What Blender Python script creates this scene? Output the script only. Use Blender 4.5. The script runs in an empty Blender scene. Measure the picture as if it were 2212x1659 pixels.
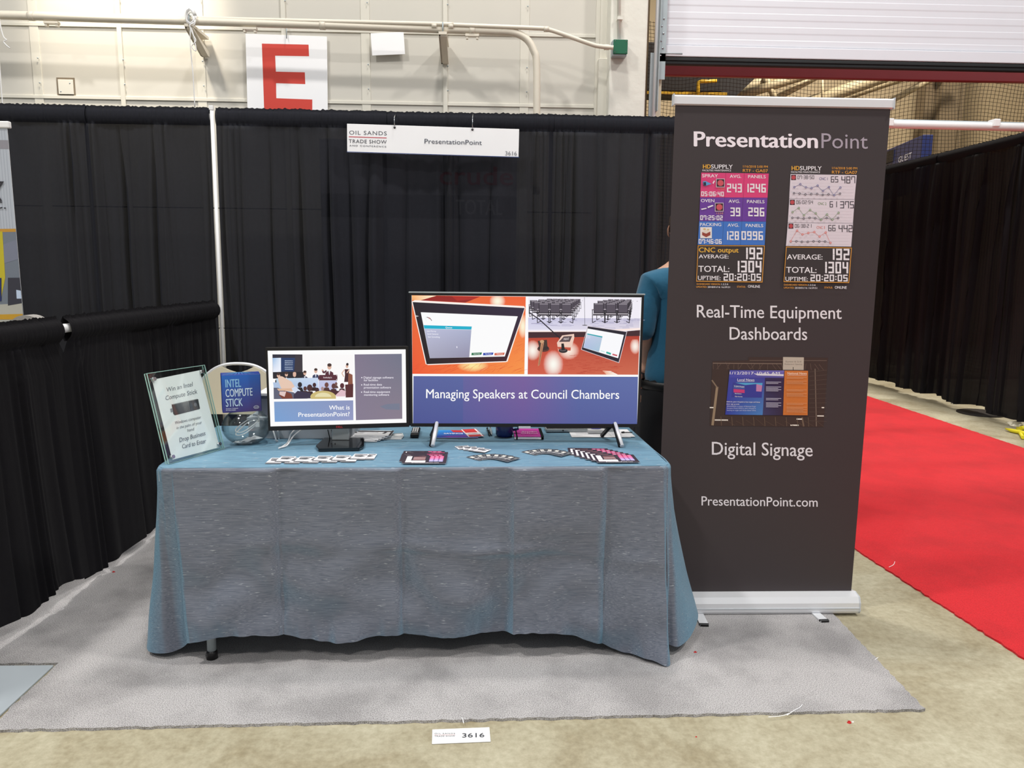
import bpy, bmesh, math, random
from mathutils import Vector, Matrix, noise
random.seed(7)
PI = math.pi
sc = bpy.context.scene
COL = sc.collection

# ------------------------------------------------------------------ camera
FPX, IW, IH = 1661.0, 2212.0, 1659.0
PITCH, ROLL, YAW, HC = math.radians(8.7), math.radians(0.6), math.radians(2.1), 1.47
fwd = Vector((math.sin(YAW)*math.cos(PITCH), math.cos(YAW)*math.cos(PITCH), -math.sin(PITCH)))
rgt = Vector((math.cos(YAW), -math.sin(YAW), 0.0))
upv = rgt.cross(fwd)
cr, sr = math.cos(ROLL), math.sin(ROLL)
R_ = rgt*cr + upv*sr
U_ = -rgt*sr + upv*cr
cam = bpy.data.cameras.new('camera'); cam.sensor_width = 36.0; cam.lens = FPX/IW*36.0
cam.clip_start = 0.05; cam.clip_end = 200
co = bpy.data.objects.new('camera', cam); COL.objects.link(co)
m = Matrix.Identity(4)
for i in range(3):
    m[i][0] = R_[i]; m[i][1] = U_[i]; m[i][2] = -fwd[i]
m[0][3], m[1][3], m[2][3] = 0, 0, HC
co.matrix_world = m
sc.camera = co

# ------------------------------------------------------------------ light
sc.view_settings.view_transform = 'Standard'
sc.view_settings.look = 'None'
sc.view_settings.gamma = 1.0
sc.view_settings.use_curve_mapping = False
sc.view_settings.exposure = 0.0
w = bpy.data.worlds.new('hall_air'); sc.world = w; w.use_nodes = True
w.node_tree.nodes['Background'].inputs[0].default_value = (0.93, 0.97, 1.0, 1)
w.node_tree.nodes['Background'].inputs[1].default_value = 0.40
def area(name, loc, size, power, col=(1, .97, .93), target=None):
    l = bpy.data.lights.new(name, 'AREA'); l.shape = 'DISK'; l.size = size; l.energy = power; l.color = col
    o = bpy.data.objects.new(name, l); COL.objects.link(o); o.location = loc
    if target is not None:
        d = Vector(target)-Vector(loc); o.rotation_euler = d.to_track_quat('-Z', 'Y').to_euler()
    return o
for (x, y, e) in ((-4.2, 1.3, 340), (4.8, 1.3, 340), (.4, 4.3, 230), (3.0, -4.0, 260), (-4.0, -4.0, 260)):
    area('high_bay_light', (x, y, 8.2), 0.6, e)
area('high_bay_light', (5.5, 10.0, 7.5), 0.9, 620, (1, .93, .84))
# lamp on the wall just above the frame, shining down the panels
wl = bpy.data.lights.new('wall_pack_light', 'SPOT'); wl.energy = 420; wl.color = (1, .90, .74); wl.spot_size = math.radians(54); wl.spot_blend = .35; wl.shadow_soft_size = .12
wo = bpy.data.objects.new('wall_pack_light', wl); COL.objects.link(wo); wo.location = (-2.72, 5.62, 5.0)
wo.rotation_euler = (Vector((-2.72, 6.28, 4.02))-wo.location).to_track_quat('-Z', 'Y').to_euler()

# ------------------------------------------------------------------ helpers
def lin(c):
    out = []
    for v in c[:3]:
        v = v/255.0
        out.append(v/12.92 if v <= .04045 else ((v+.055)/1.055)**2.4)
    return tuple(out)
def ray(x, y): return fwd + R_*((x-IW/2)/FPX) - U_*((y-IH/2)/FPX)
O_ = Vector((0, 0, HC))
def atY(x, y, Y): d = ray(x, y); return O_ + d*(Y/d.y)
def atZ(x, y, z): d = ray(x, y); return O_ + d*((z-HC)/d.z)
def atX(x, y, X): d = ray(x, y); return O_ + d*(X/d.x)

def mat(name, rgb, rough=.6, metal=0., var=.06, scale=8., bump=0., bscale=60., sheen=0., spec=.4, coat=0., trans=0.):
    mt = bpy.data.materials.new(name); mt.use_nodes = True
    nt = mt.node_tree; b = nt.nodes['Principled BSDF']
    b.inputs['Roughness'].default_value = rough; b.inputs['Metallic'].default_value = metal
    b.inputs['Specular IOR Level'].default_value = spec
    b.inputs['Sheen Weight'].default_value = sheen; b.inputs['Coat Weight'].default_value = coat
    tc = nt.nodes.new('ShaderNodeTexCoord'); nz = nt.nodes.new('ShaderNodeTexNoise')
    nz.inputs['Scale'].default_value = scale; nz.inputs['Detail'].default_value = 5
    nt.links.new(tc.outputs['Object'], nz.inputs['Vector'])
    mx = nt.nodes.new('ShaderNodeMix'); mx.data_type = 'RGBA'
    l = lin(rgb)
    mx.inputs[6].default_value = tuple(max(0, v*(1-var*2)) for v in l)+(1,)
    mx.inputs[7].default_value = tuple(min(1, v*(1+var*2)) for v in l)+(1,)
    nt.links.new(nz.outputs['Fac'], mx.inputs[0]); nt.links.new(mx.outputs[2], b.inputs['Base Color'])
    if bump:
        n2 = nt.nodes.new('ShaderNodeTexNoise'); n2.inputs['Scale'].default_value = bscale; n2.inputs['Detail'].default_value = 3
        nt.links.new(tc.outputs['Object'], n2.inputs['Vector'])
        bp = nt.nodes.new('ShaderNodeBump'); bp.inputs['Strength'].default_value = bump; bp.inputs['Distance'].default_value = .01
        nt.links.new(n2.outputs['Fac'], bp.inputs['Height']); nt.links.new(bp.outputs[0], b.inputs['Normal'])
    if trans:
        tr = nt.nodes.new('ShaderNodeBsdfTransparent'); ms = nt.nodes.new('ShaderNodeMixShader')
        ms.inputs[0].default_value = trans
        out = nt.nodes['Material Output']
        nt.links.new(b.outputs[0], ms.inputs[1]); nt.links.new(tr.outputs[0], ms.inputs[2]); nt.links.new(ms.outputs[0], out.inputs[0])
    return mt
def attr_mat(name, rough=.6, emit=0., coat=0.):
    mt = bpy.data.materials.new(name); mt.use_nodes = True; nt = mt.node_tree; b = nt.nodes['Principled BSDF']
    a = nt.nodes.new('ShaderNodeAttribute'); a.attribute_name = 'ink'
    b.inputs['Roughness'].default_value = rough; b.inputs['Coat Weight'].default_value = coat
    if emit:
        b.inputs['Base Color'].default_value = (.01, .01, .012, 1)
        nt.links.new(a.outputs['Color'], b.inputs['Emission Color']); b.inputs['Emission Strength'].default_value = emit
    else:
        nt.links.new(a.outputs['Color'], b.inputs['Base Color'])
    return mt
def thin_glass(name, rgb, edge=(.55, .8, .72), ior=1.45):
    """thin clear sheet: passes light straight through and mirrors at grazing angles"""
    mt = bpy.data.materials.new(name); mt.use_nodes = True; nt = mt.node_tree; nt.nodes.remove(nt.nodes['Principled BSDF'])
    out = nt.nodes['Material Output']; tr = nt.nodes.new('ShaderNodeBsdfTransparent'); gl = nt.nodes.new('ShaderNodeBsdfGlossy'); mx = nt.nodes.new('ShaderNodeMixShader')
    lw = nt.nodes.new('ShaderNodeLayerWeight'); lw.inputs['Blend'].default_value = .35; cm = nt.nodes.new('ShaderNodeMix'); cm.data_type = 'RGBA'
    cm.inputs[6].default_value = tuple(rgb)+(1,); cm.inputs[7].default_value = tuple(edge)+(1,)
    nt.links.new(lw.outputs['Facing'], cm.inputs[0]); nt.links.new(cm.outputs[2], tr.inputs['Color'])
    gl.inputs['Roughness'].default_value = .03
    pw = nt.nodes.new('ShaderNodeMath'); pw.operation = 'POWER'; pw.inputs[1].default_value = 5.
    l2 = nt.nodes.new('ShaderNodeLayerWeight'); l2.inputs['Blend'].default_value = .5
    ma = nt.nodes.new('ShaderNodeMath'); ma.operation = 'MULTIPLY_ADD'; ma.inputs[1].default_value = .85; ma.inputs[2].default_value = .05
    nt.links.new(l2.outputs['Facing'], pw.inputs[0]); nt.links.new(pw.outputs[0], ma.inputs[0])
    nt.links.new(ma.outputs[0], mx.inputs[0]); nt.links.new(tr.outputs[0], mx.inputs[1]); nt.links.new(gl.outputs[0], mx.inputs[2]); nt.links.new(mx.outputs[0], out.inputs[0])
    return mt
def glass_mat(name, rgb, rough=0.):
    mt = bpy.data.materials.new(name); mt.use_nodes = True; nt = mt.node_tree; b = nt.nodes['Principled BSDF']
    b.inputs['Base Color'].default_value = tuple(v for v in rgb)+(1,)
    b.inputs['Transmission Weight'].default_value = 1.; b.inputs['Roughness'].default_value = rough
    b.inputs['IOR'].default_value = 1.45
    return mt

class MB:
    """collects shapes; build() links them as one mesh object"""
    def __init__(s): s.bm = bmesh.new()
    def box(s, a, b, M=None, bev=0.):
        x0, y0, z0 = a; x1, y1, z1 = b
        t = bmesh.new()
        vs = [t.verts.new(p) for p in ((x0,y0,z0),(x1,y0,z0),(x1,y1,z0),(x0,y1,z0),(x0,y0,z1),(x1,y0,z1),(x1,y1,z1),(x0,y1,z1))]
        for f in ((3,2,1,0),(4,5,6,7),(0,1,5,4),(1,2,6,5),(2,3,7,6),(3,0,4,7)): t.faces.new([vs[i] for i in f])
        if bev: bmesh.ops.bevel(t, geom=t.edges[:], offset=bev, segments=2, affect='EDGES', profile=.5)
        s.merge(t, M); return s
    def merge(s, t, M=None):
        if M is not None: bmesh.ops.transform(t, matrix=M, verts=t.verts)
        me = bpy.data.meshes.new('tmp'); t.to_mesh(me); t.free(); s.bm.from_mesh(me); bpy.data.meshes.remove(me)
    def tube(s, pts, r, n=8, caps=True, rad=None):
        pts = [Vector(p) for p in pts]; rings = []
        up0 = None
        for i, p in enumerate(pts):
            d = (pts[min(i+1, len(pts)-1)]-pts[max(i-1, 0)]).normalized()
            if up0 is None:
                up0 = d.orthogonal().normalized()
            a = (up0 - d*up0.dot(d)).normalized(); up0 = a; b = d.cross(a)
            rr = rad[i] if rad else r
            rings.append([s.bm.verts.new(p+(a*math.cos(2*PI*k/n)+b*math.sin(2*PI*k/n))*rr) for k in range(n)])
        for i in range(len(rings)-1):
            for k in range(n):
                f = s.bm.faces.new((rings[i][k], rings[i][(k+1) % n], rings[i+1][(k+1) % n], rings[i+1][k])); f.smooth = n > 4
        if caps:
            s.bm.faces.new(rings[0][::-1]); s.bm.faces.new(rings[-1])
        return s
    def lathe(s, prof, c=(0,0,0), n=32, smooth=True):
        rings = []
        for (r, z) in prof:
            if r < 1e-6: rings.append([s.bm.verts.new((c[0], c[1], c[2]+z))])
            else: rings.append([s.bm.verts.new((c[0]+r*math.cos(2*PI*k/n), c[1]+r*math.sin(2*PI*k/n), c[2]+z)) for k in range(n)])
        for i in range(len(rings)-1):
            A, B = rings[i], rings[i+1]
            for k in range(n):
                k2 = (k+1) % n
                if len(A) == 1 and len(B) == 1: continue
                if len(A) == 1: f = s.bm.faces.new((A[0], B[k2], B[k]))
                elif len(B) == 1: f = s.bm.faces.new((A[k], A[k2], B[0]))
                else: f = s.bm.faces.new((A[k], A[k2], B[k2], B[k]))
                f.smooth = smooth
        return s
    def prism(s, pts, d, M=None):
        """polygon pts (x,z) extruded along y by d"""
        t = bmesh.new()
        a = [t.verts.new((p[0], 0, p[1])) for p in pts]; b = [t.verts.new((p[0], d, p[1])) for p in pts]
        t.faces.new(a); t.faces.new(b[::-1])
        for i in range(len(pts)):
            j = (i+1) % len(pts); t.faces.new((a[j], a[i], b[i], b[j]))
        bmesh.ops.recalc_face_normals(t, faces=t.faces)
        s.merge(t, M); return s
    def grid(s, fn, nu, nv, smooth=True):
        vs = [[s.bm.verts.new(fn(i/nu, j/nv)) for j in range(nv+1)] for i in range(nu+1)]
        for i in range(nu):
            for j in range(nv):
                f = s.bm.faces.new((vs[i][j], vs[i+1][j], vs[i+1][j+1], vs[i][j+1])); f.smooth = smooth
        return s
    def build(s, name, mt, parent=None, M=None):
        if M is not None: bmesh.ops.transform(s.bm, matrix=M, verts=s.bm.verts)
        me = bpy.data.meshes.new(name); s.bm.to_mesh(me); s.bm.free()
        if mt: me.materials.append(mt)
        o = bpy.data.objects.new(name, me); COL.objects.link(o)
        if parent is not None: o.parent = parent
        return o
def sh(loc): return Matrix.Translation(-Vector(loc))
def tag(o, label=None, cat=None, group=None, kind=None):
    if label: o['label'] = label
    if cat: o['category'] = cat
    if group: o['group'] = group
    if kind: o['kind'] = kind
    return o
def thing(name, label, cat, loc=(0,0,0), M=None, group=None):
    o = bpy.data.objects.new(name, None); COL.objects.link(o); o.empty_display_size = .1
    if M is not None: o.matrix_world = M
    else: o.location = loc
    tag(o, label, cat, group); return o
def struct(o): o['kind'] = 'structure'; return o
def copy_thing(root, label):
    r = root.copy(); COL.objects.link(r); r['label'] = label
    for ch in root.children:
        c = ch.copy(); COL.objects.link(c); c.parent = r
        for g in ch.children:
            d = g.copy(); COL.objects.link(d); d.parent = c
    return r

# ---------- flat print: ink polygons on a plane; (a,b) metres, a right, b up
def homography(src, dst):
    import numpy as np
    A = []; B = []
    for (x, y), (u, v) in zip(src, dst):
        A.append([x, y, 1, 0, 0, 0, -u*x, -u*y]); B.append(u)
        A.append([0, 0, 0, x, y, 1, -v*x, -v*y]); B.append(v)
    h = np.linalg.solve(np.array(A, float), np.array(B, float)).tolist()+[1.0]
    def f(x, y):
        q = h[6]*x+h[7]*y+h[8]
        return ((h[0]*x+h[1]*y+h[2])/q, (h[3]*x+h[4]*y+h[5])/q)
    return f
_gl = {}
def glyphs(txt, bold=0., space=1.):
    k = (txt, bold, space)
    if k not in _gl:
        c = bpy.data.curves.new('t', 'FONT'); c.body = txt; c.offset = bold; c.resolution_u = 3; c.space_character = space
        o = bpy.data.objects.new('t', c); me = o.to_mesh()
        vs = [(v.co.x, v.co.y) for v in me.vertices]; fs = [tuple(p.vertices) for p in me.polygons]
        o.to_mesh_clear(); bpy.data.objects.remove(o); bpy.data.curves.remove(c)
        _gl[k] = (vs, fs)
    return _gl[k]
CAP = max(v[1] for v in glyphs('H')[0])
class Print:
    def __init__(s, w_, h_, quad=None, off=(0, 0), eps=.00025, view=None):
        """quad: picture corners TL,TR,BR,BL of the printed sheet in 'view' coordinates (defaults to metres)"""
        s.v = []; s.f = []; s.c = []; s.lay = 0; s.eps = eps
        s.off = off
        s.H = homography(quad, [(0, h_), (w_, h_), (w_, 0), (0, 0)]) if quad else (lambda x, y: (x, y))
        s.zo = (0, 0, 1); s.clip = None
    def zoom(s, ox, oy, k): s.zo = (ox, oy, k)
    def P(s, x, y):
        x = s.zo[0]+x/s.zo[2]; y = s.zo[1]+y/s.zo[2]
        a, b = s.H(x, y); return (a+s.off[0], b+s.off[1])
    def _add(s, pts, col, layer=None):
        if layer is None: s.lay += 1; layer = s.lay
        i0 = len(s.v); d = -layer*s.eps
        s.v += [(p[0], d, p[1]) for p in pts]; s.f.append(tuple(range(i0, i0+len(pts)))); s.c.append([col]*len(pts))
    def poly(s, pts, rgb, layer=None): s._add([s.P(*p) for p in pts], lin(rgb), layer)
    def rect(s, x0, y0, x1, y1, rgb, layer=None): s.poly([(x0, y0), (x1, y0), (x1, y1), (x0, y1)], rgb, layer)
    def ell(s, cx, cy, rx, ry, rgb, n=14, layer=None, a0=0, a1=2*PI):
        s.poly([(cx+rx*math.cos(a0+(a1-a0)*k/n), cy+ry*math.sin(a0+(a1-a0)*k/n)) for k in range(n+(a1-a0 < 6))], rgb, layer)
    def line(s, pts, wd, rgb, layer=None):
        if layer is None: s.lay += 1; layer = s.lay
        for (x0, y0), (x1, y1) in zip(pts[:-1], pts[1:]):
            dx, dy = x1-x0, y1-y0; L = math.hypot(dx, dy) or 1; nx, ny = -dy/L*wd/2, dx/L*wd/2
            s.poly([(x0+nx, y0+ny), (x1+nx, y1+ny), (x1-nx, y1-ny), (x0-nx, y0-ny)], rgb, layer)
    def grad(s, quad, cols, n=10, layer=None):
        """quad TL,TR,BR,BL; colours the same order"""
        if layer is None: s.lay += 1; layer = s.lay
        cl = [lin(c) for c in cols]
        def bl(A, u, v): return tuple((A[0][i]*(1-u)+A[1][i]*u)*(1-v)+(A[3][i]*(1-u)+A[2][i]*u)*v for i in range(len(A[0])))
        for i in range(n):
            for j in range(n):
                uv = [(i/n, j/n), ((i+1)/n, j/n), ((i+1)/n, (j+1)/n), (i/n, (j+1)/n)]
                i0 = len(s.v)
                for u, v in uv:
                    a, b = s.P(*bl(quad, u, v)); s.v.append((a, -layer*s.eps, b))
                s.f.append((i0, i0+1, i0+2, i0+3)); s.c.append([bl(cl, u, v) for u, v in uv])
    def glow(s, cx, cy, rx, ry, c_in, c_out, n=18, rings=5):
        s.lay += 1
        ci, cq = lin(c_in), lin(c_out)
        for k in range(rings):
            r0, r1 = k/rings, (k+1)/rings
            f0, f1 = r0**1.6, r1**1.6
            a_, b_ = [tuple(ci[i]*(1-f)+cq[i]*f for i in range(3)) for f in (f0, f1)]
            for j in range(n):
                t0, t1 = 2*PI*j/n, 2*PI*(j+1)/n
                pp = [(cx+rx*r0*math.cos(t0), cy+ry*r0*math.sin(t0)), (cx+rx*r1*math.cos(t0), cy+ry*r1*math.sin(t0)),
                      (cx+rx*r1*math.cos(t1), cy+ry*r1*math.sin(t1)), (cx+rx*r0*math.cos(t1), cy+ry*r0*math.sin(t1))]
                cc = [a_, b_, b_, a_]
                if r0 == 0: pp = pp[:3]; cc = cc[:3]
                i0 = len(s.v)
                for p in pp:
                    if s.clip: p = (min(max(p[0], s.clip[0]), s.clip[2]), min(max(p[1], s.clip[1]), s.clip[3]))
                    a, b = s.P(*p); s.v.append((a, -s.lay*s.eps, b))
                s.f.append(tuple(range(i0, i0+len(pp)))); s.c.append(cc)
    def text(s, txt, x0, y0, x1, y1, cap, rgb, bold=0., space=1.):
        """baseline from (x0,y0) to (x1,y1); cap height in view units"""
        if bold:
            l0 = s.lay; sh_ = bold*cap*.55; L = math.hypot(x1-x0, y1-y0); ux, uy = (x1-x0)/L, (y1-y0)/L
            for q in ((-sh_, 0), (sh_, 0), (0, sh_*.6)):
                s.text(txt, x0+ux*q[0]+sh_*ux*0, y0+uy*q[0]+q[1], x1+ux*q[0], y1+uy*q[0]+q[1], cap, rgb, 0., space)
            return
        vs, fs = glyphs(txt, bold, space)
        xa = min(v[0] for v in vs); xb = max(v[0] for v in vs)
        L = math.hypot(x1-x0, y1-y0); dx, dy = (x1-x0)/L, (y1-y0)/L
        sx = L/(xb-xa); sy = cap/CAP; s.lay += 1; i0 = len(s.v); c = lin(rgb)
        for (x, y) in vs:
            X = (x-xa)*sx; Y = y*sy
            a, b = s.P(x0+dx*X+dy*Y*0, y0+dy*X-Y)
            s.v.append((a, -s.lay*s.eps, b))
        for f in fs:
            s.f.append(tuple(i0+i for i in f)); s.c.append([c]*len(f))
    def seg7(s, txt, x0, y0, x1, y1, h, rgb, wd=None, slant=0.):
        """seven segment digits, baseline (x0,y0)-(x1,y1)"""
        ws = [.45 if ch in ':. ' else 1. for ch in txt]; tot = sum(ws)
        L = math.hypot(x1-x0, y1-y0); ex, ey = (x1-x0)/L, (y1-y0)/L; cw = L/tot
        wd = wd or h*.14; s.lay += 2; lay = s.lay-1; l2_ = s.lay
        SG = {'0':'abcdef','1':'bc','2':'abged','3':'abgcd','4':'fgbc','5':'afgcd','6':'afgedc','7':'fabc','8':'abcdefg','9':'abcdfg'}
        pos = 0
        for ch, ww in zip(txt, ws):
            bx = pos*cw; W = cw*ww; pos += ww
            def Q(u, v): # u along, v up
                X = bx+u; return (x0+ex*X, y0+ey*X-v)
            if ch == ':':
                for v in (h*.3, h*.7):
                    s.poly([Q(W/2-wd/2, v-wd/2), Q(W/2+wd/2, v-wd/2), Q(W/2+wd/2, v+wd/2), Q(W/2-wd/2, v+wd/2)], rgb, lay)
                continue
            if ch not in SG: continue
            l, r = cw*.1, cw*.9; q = min(wd, (cw*.8)*.30); g_ = q*.08
            for c_ in SG[ch]:
                if c_ in 'agd':
                    yb = {'a': h-q, 'g': h/2-q/2, 'd': 0}[c_]
                    s.poly([Q(l+g_, yb), Q(r-g_, yb), Q(r-g_, yb+q), Q(l+g_, yb+q)], rgb, lay)
                else:
                    xa = l if c_ in 'ef' else r-q
                    yb, yt = (h/2+g_*.5, h-g_) if c_ in 'bf' else (g_, h/2-g_*.5)
                    s.poly([Q(xa, yb), Q(xa+q, yb), Q(xa+q, yt), Q(xa, yt)], rgb, l2_)
    def build(s, name, mt, parent=None):
        me = bpy.data.meshes.new(name); me.from_pydata(s.v, [], s.f)
        at = me.color_attributes.new('ink', 'FLOAT_COLOR', 'CORNER')
        flat = []
        for p, cc in zip(me.polygons, s.c):
            for c in cc: flat += [c[0], c[1], c[2], 1.0]
        at.data.foreach_set('color', flat)
        me.materials.append(mt)
        o = bpy.data.objects.new(name, me); COL.objects.link(o)
        if parent is not None: o.parent = parent
        return o

def frame(p0, xdir, zdir):
    """matrix with origin p0, X along xdir, Z along zdir, Y away from the viewer's side"""
    x = Vector(xdir).normalized(); z = Vector(zdir); z = (z-x*z.dot(x)).normalized(); y = z.cross(x)
    M = Matrix.Identity(4)
    for i in range(3): M[i][0], M[i][1], M[i][2], M[i][3] = x[i], y[i], z[i], p0[i]
    return M

# ------------------------------------------------------------------ materials
def concrete():
    mt = mat('concrete_floor', (188, 180, 152), .55, var=.02, scale=1.2)
    nt = mt.node_tree; b = nt.nodes['Principled BSDF']
    tc = nt.nodes.new('ShaderNodeTexCoord')
    n1 = nt.nodes.new('ShaderNodeTexNoise'); n1.inputs['Scale'].default_value = 2.2; n1.inputs['Detail'].default_value = 8; n1.inputs['Roughness'].default_value = .65; n1.inputs['Distortion'].default_value = .6
    n2 = nt.nodes.new('ShaderNodeTexNoise'); n2.inputs['Scale'].default_value = 38; n2.inputs['Detail'].default_value = 8; n2.inputs['Roughness'].default_value = .7
    r1 = nt.nodes.new('ShaderNodeValToRGB')
    r1.color_ramp.elements[0].position = .34; r1.color_ramp.elements[0].color = lin((148, 137, 110))+(1,)
    r1.color_ramp.elements[1].position = .66; r1.color_ramp.elements[1].color = lin((184, 178, 154))+(1,)
    mx = nt.nodes.new('ShaderNodeMix'); mx.data_type = 'RGBA'; mx.blend_type = 'SOFT_LIGHT'; mx.inputs[0].default_value = .8
    for n in (n1, n2): nt.links.new(tc.outputs['Object'], n.inputs['Vector'])
    nt.links.new(n1.outputs['Fac'], r1.inputs[0]); nt.links.new(r1.outputs[0], mx.inputs[6]); nt.links.new(n2.outputs['Fac'], mx.inputs[7])
    nt.links.new(mx.outputs[2], b.inputs['Base Color'])
    rr = nt.nodes.new('ShaderNodeMapRange'); rr.inputs[3].default_value = .35; rr.inputs[4].default_value = .7
    nt.links.new(n1.outputs['Fac'], rr.inputs[0]); nt.links.new(rr.outputs[0], b.inputs['Roughness'])
    return mt
def carpet_mat(name, c0, c1, stain):
    mt = bpy.data.materials.new(name); mt.use_nodes = True; nt = mt.node_tree; b = nt.nodes['Principled BSDF']
    b.inputs['Roughness'].default_value = .95; b.inputs['Specular IOR Level'].default_value = .1; b.inputs['Sheen Weight'].default_value = .15
    tc = nt.nodes.new('ShaderNodeTexCoord')
    f = nt.nodes.new('ShaderNodeTexNoise'); f.inputs['Scale'].default_value = 300; f.inputs['Detail'].default_value = 2
    g = nt.nodes.new('ShaderNodeTexNoise'); g.inputs['Scale'].default_value = 3.0; g.inputs['Detail'].default_value = 6; g.inputs['Roughness'].default_value = .6
    for n in (f, g): nt.links.new(tc.outputs['Object'], n.inputs['Vector'])
    rf = nt.nodes.new('ShaderNodeValToRGB'); rf.color_ramp.elements[0].position = .32; rf.color_ramp.elements[1].position = .62
    rf.color_ramp.elements[0].color = lin(c0)+(1,); rf.color_ramp.elements[1].color = lin(c1)+(1,)
    rg = nt.nodes.new('ShaderNodeValToRGB'); rg.color_ramp.elements[0].position = .36; rg.color_ramp.elements[1].position = .56
    rg.color_ramp.elements[0].color = (stain, stain, stain, 1); rg.color_ramp.elements[1].color = (1, 1, 1, 1)
    mx = nt.nodes.new('ShaderNodeMix'); mx.data_type = 'RGBA'; mx.blend_type = 'MULTIPLY'; mx.inputs[0].default_value = 1
    nt.links.new(f.outputs['Fac'], rf.inputs[0]); nt.links.new(g.outputs['Fac'], rg.inputs[0])
    nt.links.new(rf.outputs[0], mx.inputs[6]); nt.links.new(rg.outputs[0], mx.inputs[7]); nt.links.new(mx.outputs[2], b.inputs['Base Color'])
    bp = nt.nodes.new('ShaderNodeBump'); bp.inputs['Strength'].default_value = .5; bp.inputs['Distance'].default_value = .006
    nt.links.new(f.outputs['Fac'], bp.inputs['Height']); nt.links.new(bp.outputs[0], b.inputs['Normal'])
    return mt
def slub_cloth():
    """shot blue fabric: greyish seen face on, light blue seen at a grazing angle, horizontal slubs"""
    mt = bpy.data.materials.new('shot_blue_fabric'); mt.use_nodes = True; nt = mt.node_tree; b = nt.nodes['Principled BSDF']
    b.inputs['Roughness'].default_value = .5; b.inputs['Specular IOR Level'].default_value = .35; b.inputs['Sheen Weight'].default_value = .12
    tc = nt.nodes.new('ShaderNodeTexCoord'); mp = nt.nodes.new('ShaderNodeMapping'); mp.inputs['Scale'].default_value = (14, 260, 420)
    n = nt.nodes.new('ShaderNodeTexNoise'); n.inputs['Scale'].default_value = 1.; n.inputs['Detail'].default_value = 3
    nt.links.new(tc.outputs['Object'], mp.inputs[0]); nt.links.new(mp.outputs[0], n.inputs['Vector'])
    mp2 = nt.nodes.new('ShaderNodeMapping'); mp2.inputs['Scale'].default_value = (34, 150, 300)
    n2 = nt.nodes.new('ShaderNodeTexNoise'); n2.inputs['Scale'].default_value = 1.; n2.inputs['Detail'].default_value = 2
    nt.links.new(tc.outputs['Object'], mp2.inputs[0]); nt.links.new(mp2.outputs[0], n2.inputs['Vector'])
    lw = nt.nodes.new('ShaderNodeLayerWeight'); lw.inputs['Blend'].default_value = .5
    fr = nt.nodes.new('ShaderNodeValToRGB'); fr.color_ramp.elements[0].position = .12; fr.color_ramp.elements[1].position = .62
    fr.color_ramp.elements[0].color = lin((114, 119, 131))+(1,); fr.color_ramp.elements[1].color = lin((106, 146, 168))+(1,)
    nt.links.new(lw.outputs['Facing'], fr.inputs[0])
    r = nt.nodes.new('ShaderNodeValToRGB'); r.color_ramp.elements[0].position = .3; r.color_ramp.elements[0].color = (.62, .66, .72, 1)
    r.color_ramp.elements[1].position = .62; r.color_ramp.elements[1].color = (1.08, 1.08, 1.08, 1)
    mx = nt.nodes.new('ShaderNodeMix'); mx.data_type = 'RGBA'; mx.blend_type = 'MULTIPLY'; mx.inputs[0].default_value = 1
    nt.links.new(n.outputs['Fac'], r.inputs[0]); nt.links.new(fr.outputs[0], mx.inputs[6]); nt.links.new(r.outputs[0], mx.inputs[7])
    r2 = nt.nodes.new('ShaderNodeValToRGB'); r2.color_ramp.elements[0].position = .66; r2.color_ramp.elements[0].color = (0, 0, 0, 1)
    r2.color_ramp.elements[1].position = .74; r2.color_ramp.elements[1].color = (.8, .8, .8, 1)
    nt.links.new(n2.outputs['Fac'], r2.inputs[0])
    m2 = nt.nodes.new('ShaderNodeMix'); m2.data_type = 'RGBA'; m2.inputs[7].default_value = lin((178, 184, 190))+(1,)
    nt.links.new(r2.outputs[0], m2.inputs[0]); nt.links.new(mx.outputs[2], m2.inputs[6]); nt.links.new(m2.outputs[2], b.inputs['Base Color'])
    bp = nt.nodes.new('ShaderNodeBump'); bp.inputs['Strength'].default_value = .25; bp.inputs['Distance'].default_value = .002
    nt.links.new(n.outputs['Fac'], bp.inputs['Height']); nt.links.new(bp.outputs[0], b.inputs['Normal'])
    return mt
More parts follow.
